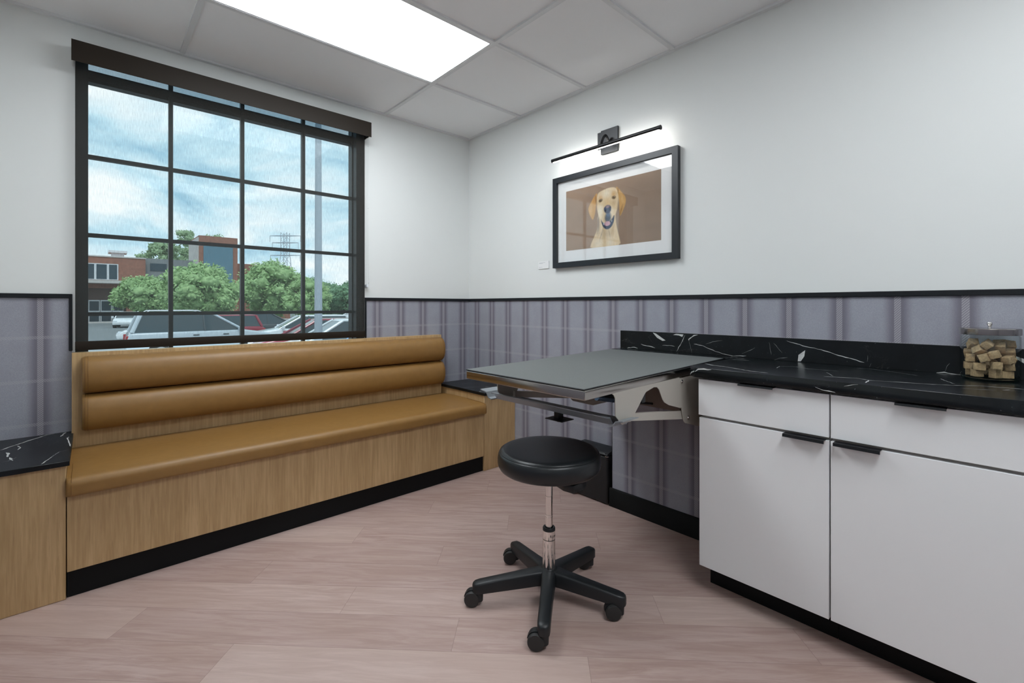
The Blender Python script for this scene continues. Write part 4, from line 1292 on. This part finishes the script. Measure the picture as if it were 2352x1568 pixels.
# brick building across the lot
bd = thing('brick_building', 'red brick building with a glazed tower across the parking lot', 'building', (12.0, 78.0, GZ))
def part(name, mt_, *boxes, parent=None):
    q = MB()
    for bx in boxes:
        q.box(*bx)
    return q.build(name, mt_, parent or bd, smooth=False)
FY = 75.0
part('brick_wing', 'brick', (-16, 2.95, FY, 92, 3.4, 7.35), (1.0, 2.95, FY, 92, GZ, 3.4))
part('lower_wall', 'brick_dk', (-16, 1.0, FY + 1.0, 92, GZ, 3.4))
part('parapet', 'concrete', (-16, 3.0, FY - 0.1, FY + 0.3, 7.35, 7.5))
part('grey_wing', 'greywall', (2.95, 8.4, FY + 1.0, 92, GZ, 7.55))
part('louvre', 'dark_glass', (3.5, 5.3, FY + 0.9, FY + 1.05, 5.9, 6.9))
part('canopy', 'concrete', (-16, 0.95, FY - 2.6, FY + 1, 3.95, 4.3))
fr = part('window_frame', 'white_metal', (-5.2, 0.2, FY - 0.08, FY + 0.05, 4.45, 6.5))
for x0, x1 in ((-5.1, -3.7), (-3.45, -2.12), (-1.90, -0.92), (-0.70, 0.08)):
    part('pane', 'dark_glass', (x0, x1, FY - 0.14, FY - 0.06, 4.55, 6.4), parent=fr)
for x0 in (-3.7, -2.55, -1.4, -0.25):
    fr = part('entrance_frame', 'white_metal', (x0 - 0.10, x0 + 1.0, FY + 0.8, FY + 1.02, GZ, 1.9))
    part('pane', 'dark_glass', (x0, x0 + 0.9, FY + 0.72, FY + 0.82, GZ + 0.1, 0.3), (x0, x0 + 0.9, FY + 0.72, FY + 0.82, 0.55, 1.75), parent=fr)
part('rooftop_unit', 'white_metal', (-0.4, 0.9, FY + 3, FY + 5, 7.35, 8.3), (-0.7, 1.2, FY + 2.7, FY + 5.3, 8.2, 8.5))
part('tower', 'brick', (8.45, 13.05, FY - 3, FY + 5, GZ, 10.75))
part('tower_side', 'concrete', (8.32, 8.45, FY - 2.9, FY + 5, GZ, 10.5))
part('tower_glass', 'facade_glass', (8.95, 12.45, FY - 3.12, FY - 3.0, 2.5, 9.35))
part('right_wing', 'brick', (13.05, 21.0, FY, 92, GZ, 7.42))

def tree(label, lat, dep, height, rad, leaf, seed, trunk=2.0, clumps=26, sparse=False):
    rr = random.Random(seed)
    base = site(lat, dep)
    t = thing('tree', label, 'tree', tuple(base), 'trees outside the window')
    tr_ = MB()
    tr_.tube([base, base + Vector((0.1, 0, trunk)), base + Vector((0.0, 0.1, height * 0.75))], [0.28, 0.22, 0.06], 10)
    for k in range(5):
        a = k * 1.3 + seed
        tr_.tube([base + Vector((0, 0, trunk + 0.4 * k)), base + Vector((math.cos(a) * rad * 0.55, math.sin(a) * rad * 0.55, trunk + height * 0.35 + 0.3 * k))], [0.10, 0.03], 6)
    tr_.build('trunk', 'bark', t)
    cr = MB()
    cz = trunk + (height - trunk) * 0.5
    hz = (height - trunk) * 0.5
    lo = []
    for k in range(clumps * (3 if sparse else 4)):
        u, a, v = rr.uniform(-1, 1), rr.uniform(0, 2 * PI), rr.random() ** 0.5
        q = math.sqrt(max(0.0, 1 - u * u))
        c = base + Vector((math.cos(a) * q * rad * v * 0.80, math.sin(a) * q * rad * v * 0.80, cz + u * hz * 0.80))
        r = rad * rr.uniform(0.11, 0.19) * (0.85 if sparse else 1)
        cr.ico(c, r, 2, (1, 1, 0.75), 0.30, rr)
        lo.append((c, r))
    # loose leaf sprays around every clump
    q = bmesh.new()
    for c, r in lo:
        for k in range(90 if not sparse else 80):
            d = Vector((rr.gauss(0, 1), rr.gauss(0, 1), rr.gauss(0, 1))).normalized()
            p = c + d * r * rr.uniform(0.9, 1.55)
            n1 = Vector((rr.gauss(0, 1), rr.gauss(0, 1), rr.gauss(0, 1))).normalized()
            n2 = n1.orthogonal().normalized()
            s = rr.uniform(0.09, 0.20) * rad / 3.5
            q.faces.new([q.verts.new(p + n1 * s), q.verts.new(p + n2 * s * 0.6), q.verts.new(p - n1 * s), q.verts.new(p - n2 * s * 0.6)])
    cr._absorb(q)
    cr.build('crown', leaf, t, ang=180)
    return t
tree('leafy green tree left of the glazed tower, over the silver SUV tail', -40.9, 52.0, 5.1, 3.6, 'leaf', 1, 1.2, 30)
tree('broad green tree right in front of the glazed tower', -26.9, 40.0, 5.6, 3.4, 'leaf', 2, 1.0, 34)
tree('green tree in front of the lower brick wing right of the tower', -24.8, 48.0, 6.5, 3.8, 'leaf', 3, 1.0, 34)
tree('rounded green tree just left of the grey light pole', -17.7, 40.0, 4.5, 2.2, 'leaf', 4, 0.8, 24)
tree('dark green tree immediately right of the grey light pole', -24.4, 62.0, 4.9, 3.3, 'leaf_dk', 5, 0.8, 28)
tree('dark green tree at the right edge of the window view', -19.2, 55.5, 4.7, 3.3, 'leaf_dk', 6, 0.6, 30)
tree('dark green tree behind the grey light pole', -33.8, 79.0, 6.8, 3.6, 'leaf_dk', 7, 0.8, 28)
tree('tall sparse tree rising above the brick roof, leftmost of the pair', -69.0, 92.0, 15.2, 5.2, 'leaf_pale', 9, 5.0, 22, True)
tree('tall sparse tree rising left beside the brick tower top', -72.0, 103.0, 20.0, 4.8, 'leaf_pale', 10, 5.0, 22, True)
tree('sparse tree top peeking over the brick tower', -63.0, 98.0, 18.6, 4.2, 'leaf_pale', 11, 5.0, 16, True)

# light pole in the lot
lp = thing('light_pole', 'tall grey light pole in the parking lot seen through the right panes', 'light pole', tuple(site(-5.43, 13.0)))
pb = site(-5.43, 13.0)
MB().tube([pb, pb + Vector((0, 0, 0.75))], 0.22, 20).build('pole_base', 'concrete', lp)
MB().tube([pb + Vector((0, 0, 0.75)), pb + Vector((0, 0, 9.2))], [0.108, 0.072], 20).build('pole', 'pole', lp)
MB().tube([pb + Vector((0, 0, 9.1)), pb + Vector((0.9, 0.3, 9.25))], 0.04, 8).box(pb.x + 0.8, pb.x + 1.4, pb.y + 0.15, pb.y + 0.5, 8.3, 8.45, 0.03, 1).build('lamp_head', 'pole', lp)

# transmission tower on the horizon
pyb = site(-97.8, 200)
py = thing('power_pylon', 'steel lattice power pylon on the horizon', 'pylon', tuple(pyb))
q = MB()
zt = 33.5
LV = [0, 8, 15, 20, 24, 27.5, 30.5, zt]
wd = lambda z: 3.4 - 2.1 * min(1, z / 24)
for i, (sx, sy) in enumerate(((-1, -1), (1, -1), (1, 1), (-1, 1))):
    q.tube([pyb + LAT * sx * wd(z) + DEP * sy * wd(z) + Vector((0, 0, z)) for z in LV], 0.13, 5)
for z0, z1 in zip(LV, LV[1:]):
    for sy in (-1, 1):
        for s in (-1, 1):
            q.tube([pyb + LAT * s * wd(z0) + DEP * sy * wd(z0) + Vector((0, 0, z0)), pyb - LAT * s * wd(z1) + DEP * sy * wd(z1) + Vector((0, 0, z1))], 0.08, 4)
q.build('mast', 'pole', py)
for z, wx in ((23.8, 6.4), (29.2, 5.6), (32.2, 6.6)):
    a = MB()
    for sy in (-1, 1):
        a.tube([pyb + LAT * -wx + Vector((0, 0, z)), pyb + DEP * sy * 1.2 + Vector((0, 0, z)), pyb + LAT * wx + Vector((0, 0, z))], 0.13, 5)
    for s in (-1, 1):
        a.tube([pyb + LAT * s * wx + Vector((0, 0, z)), pyb + LAT * s * wx + Vector((0, 0, z - 2.6))], 0.10, 5)
    a.build('crossarm', 'pole', py)
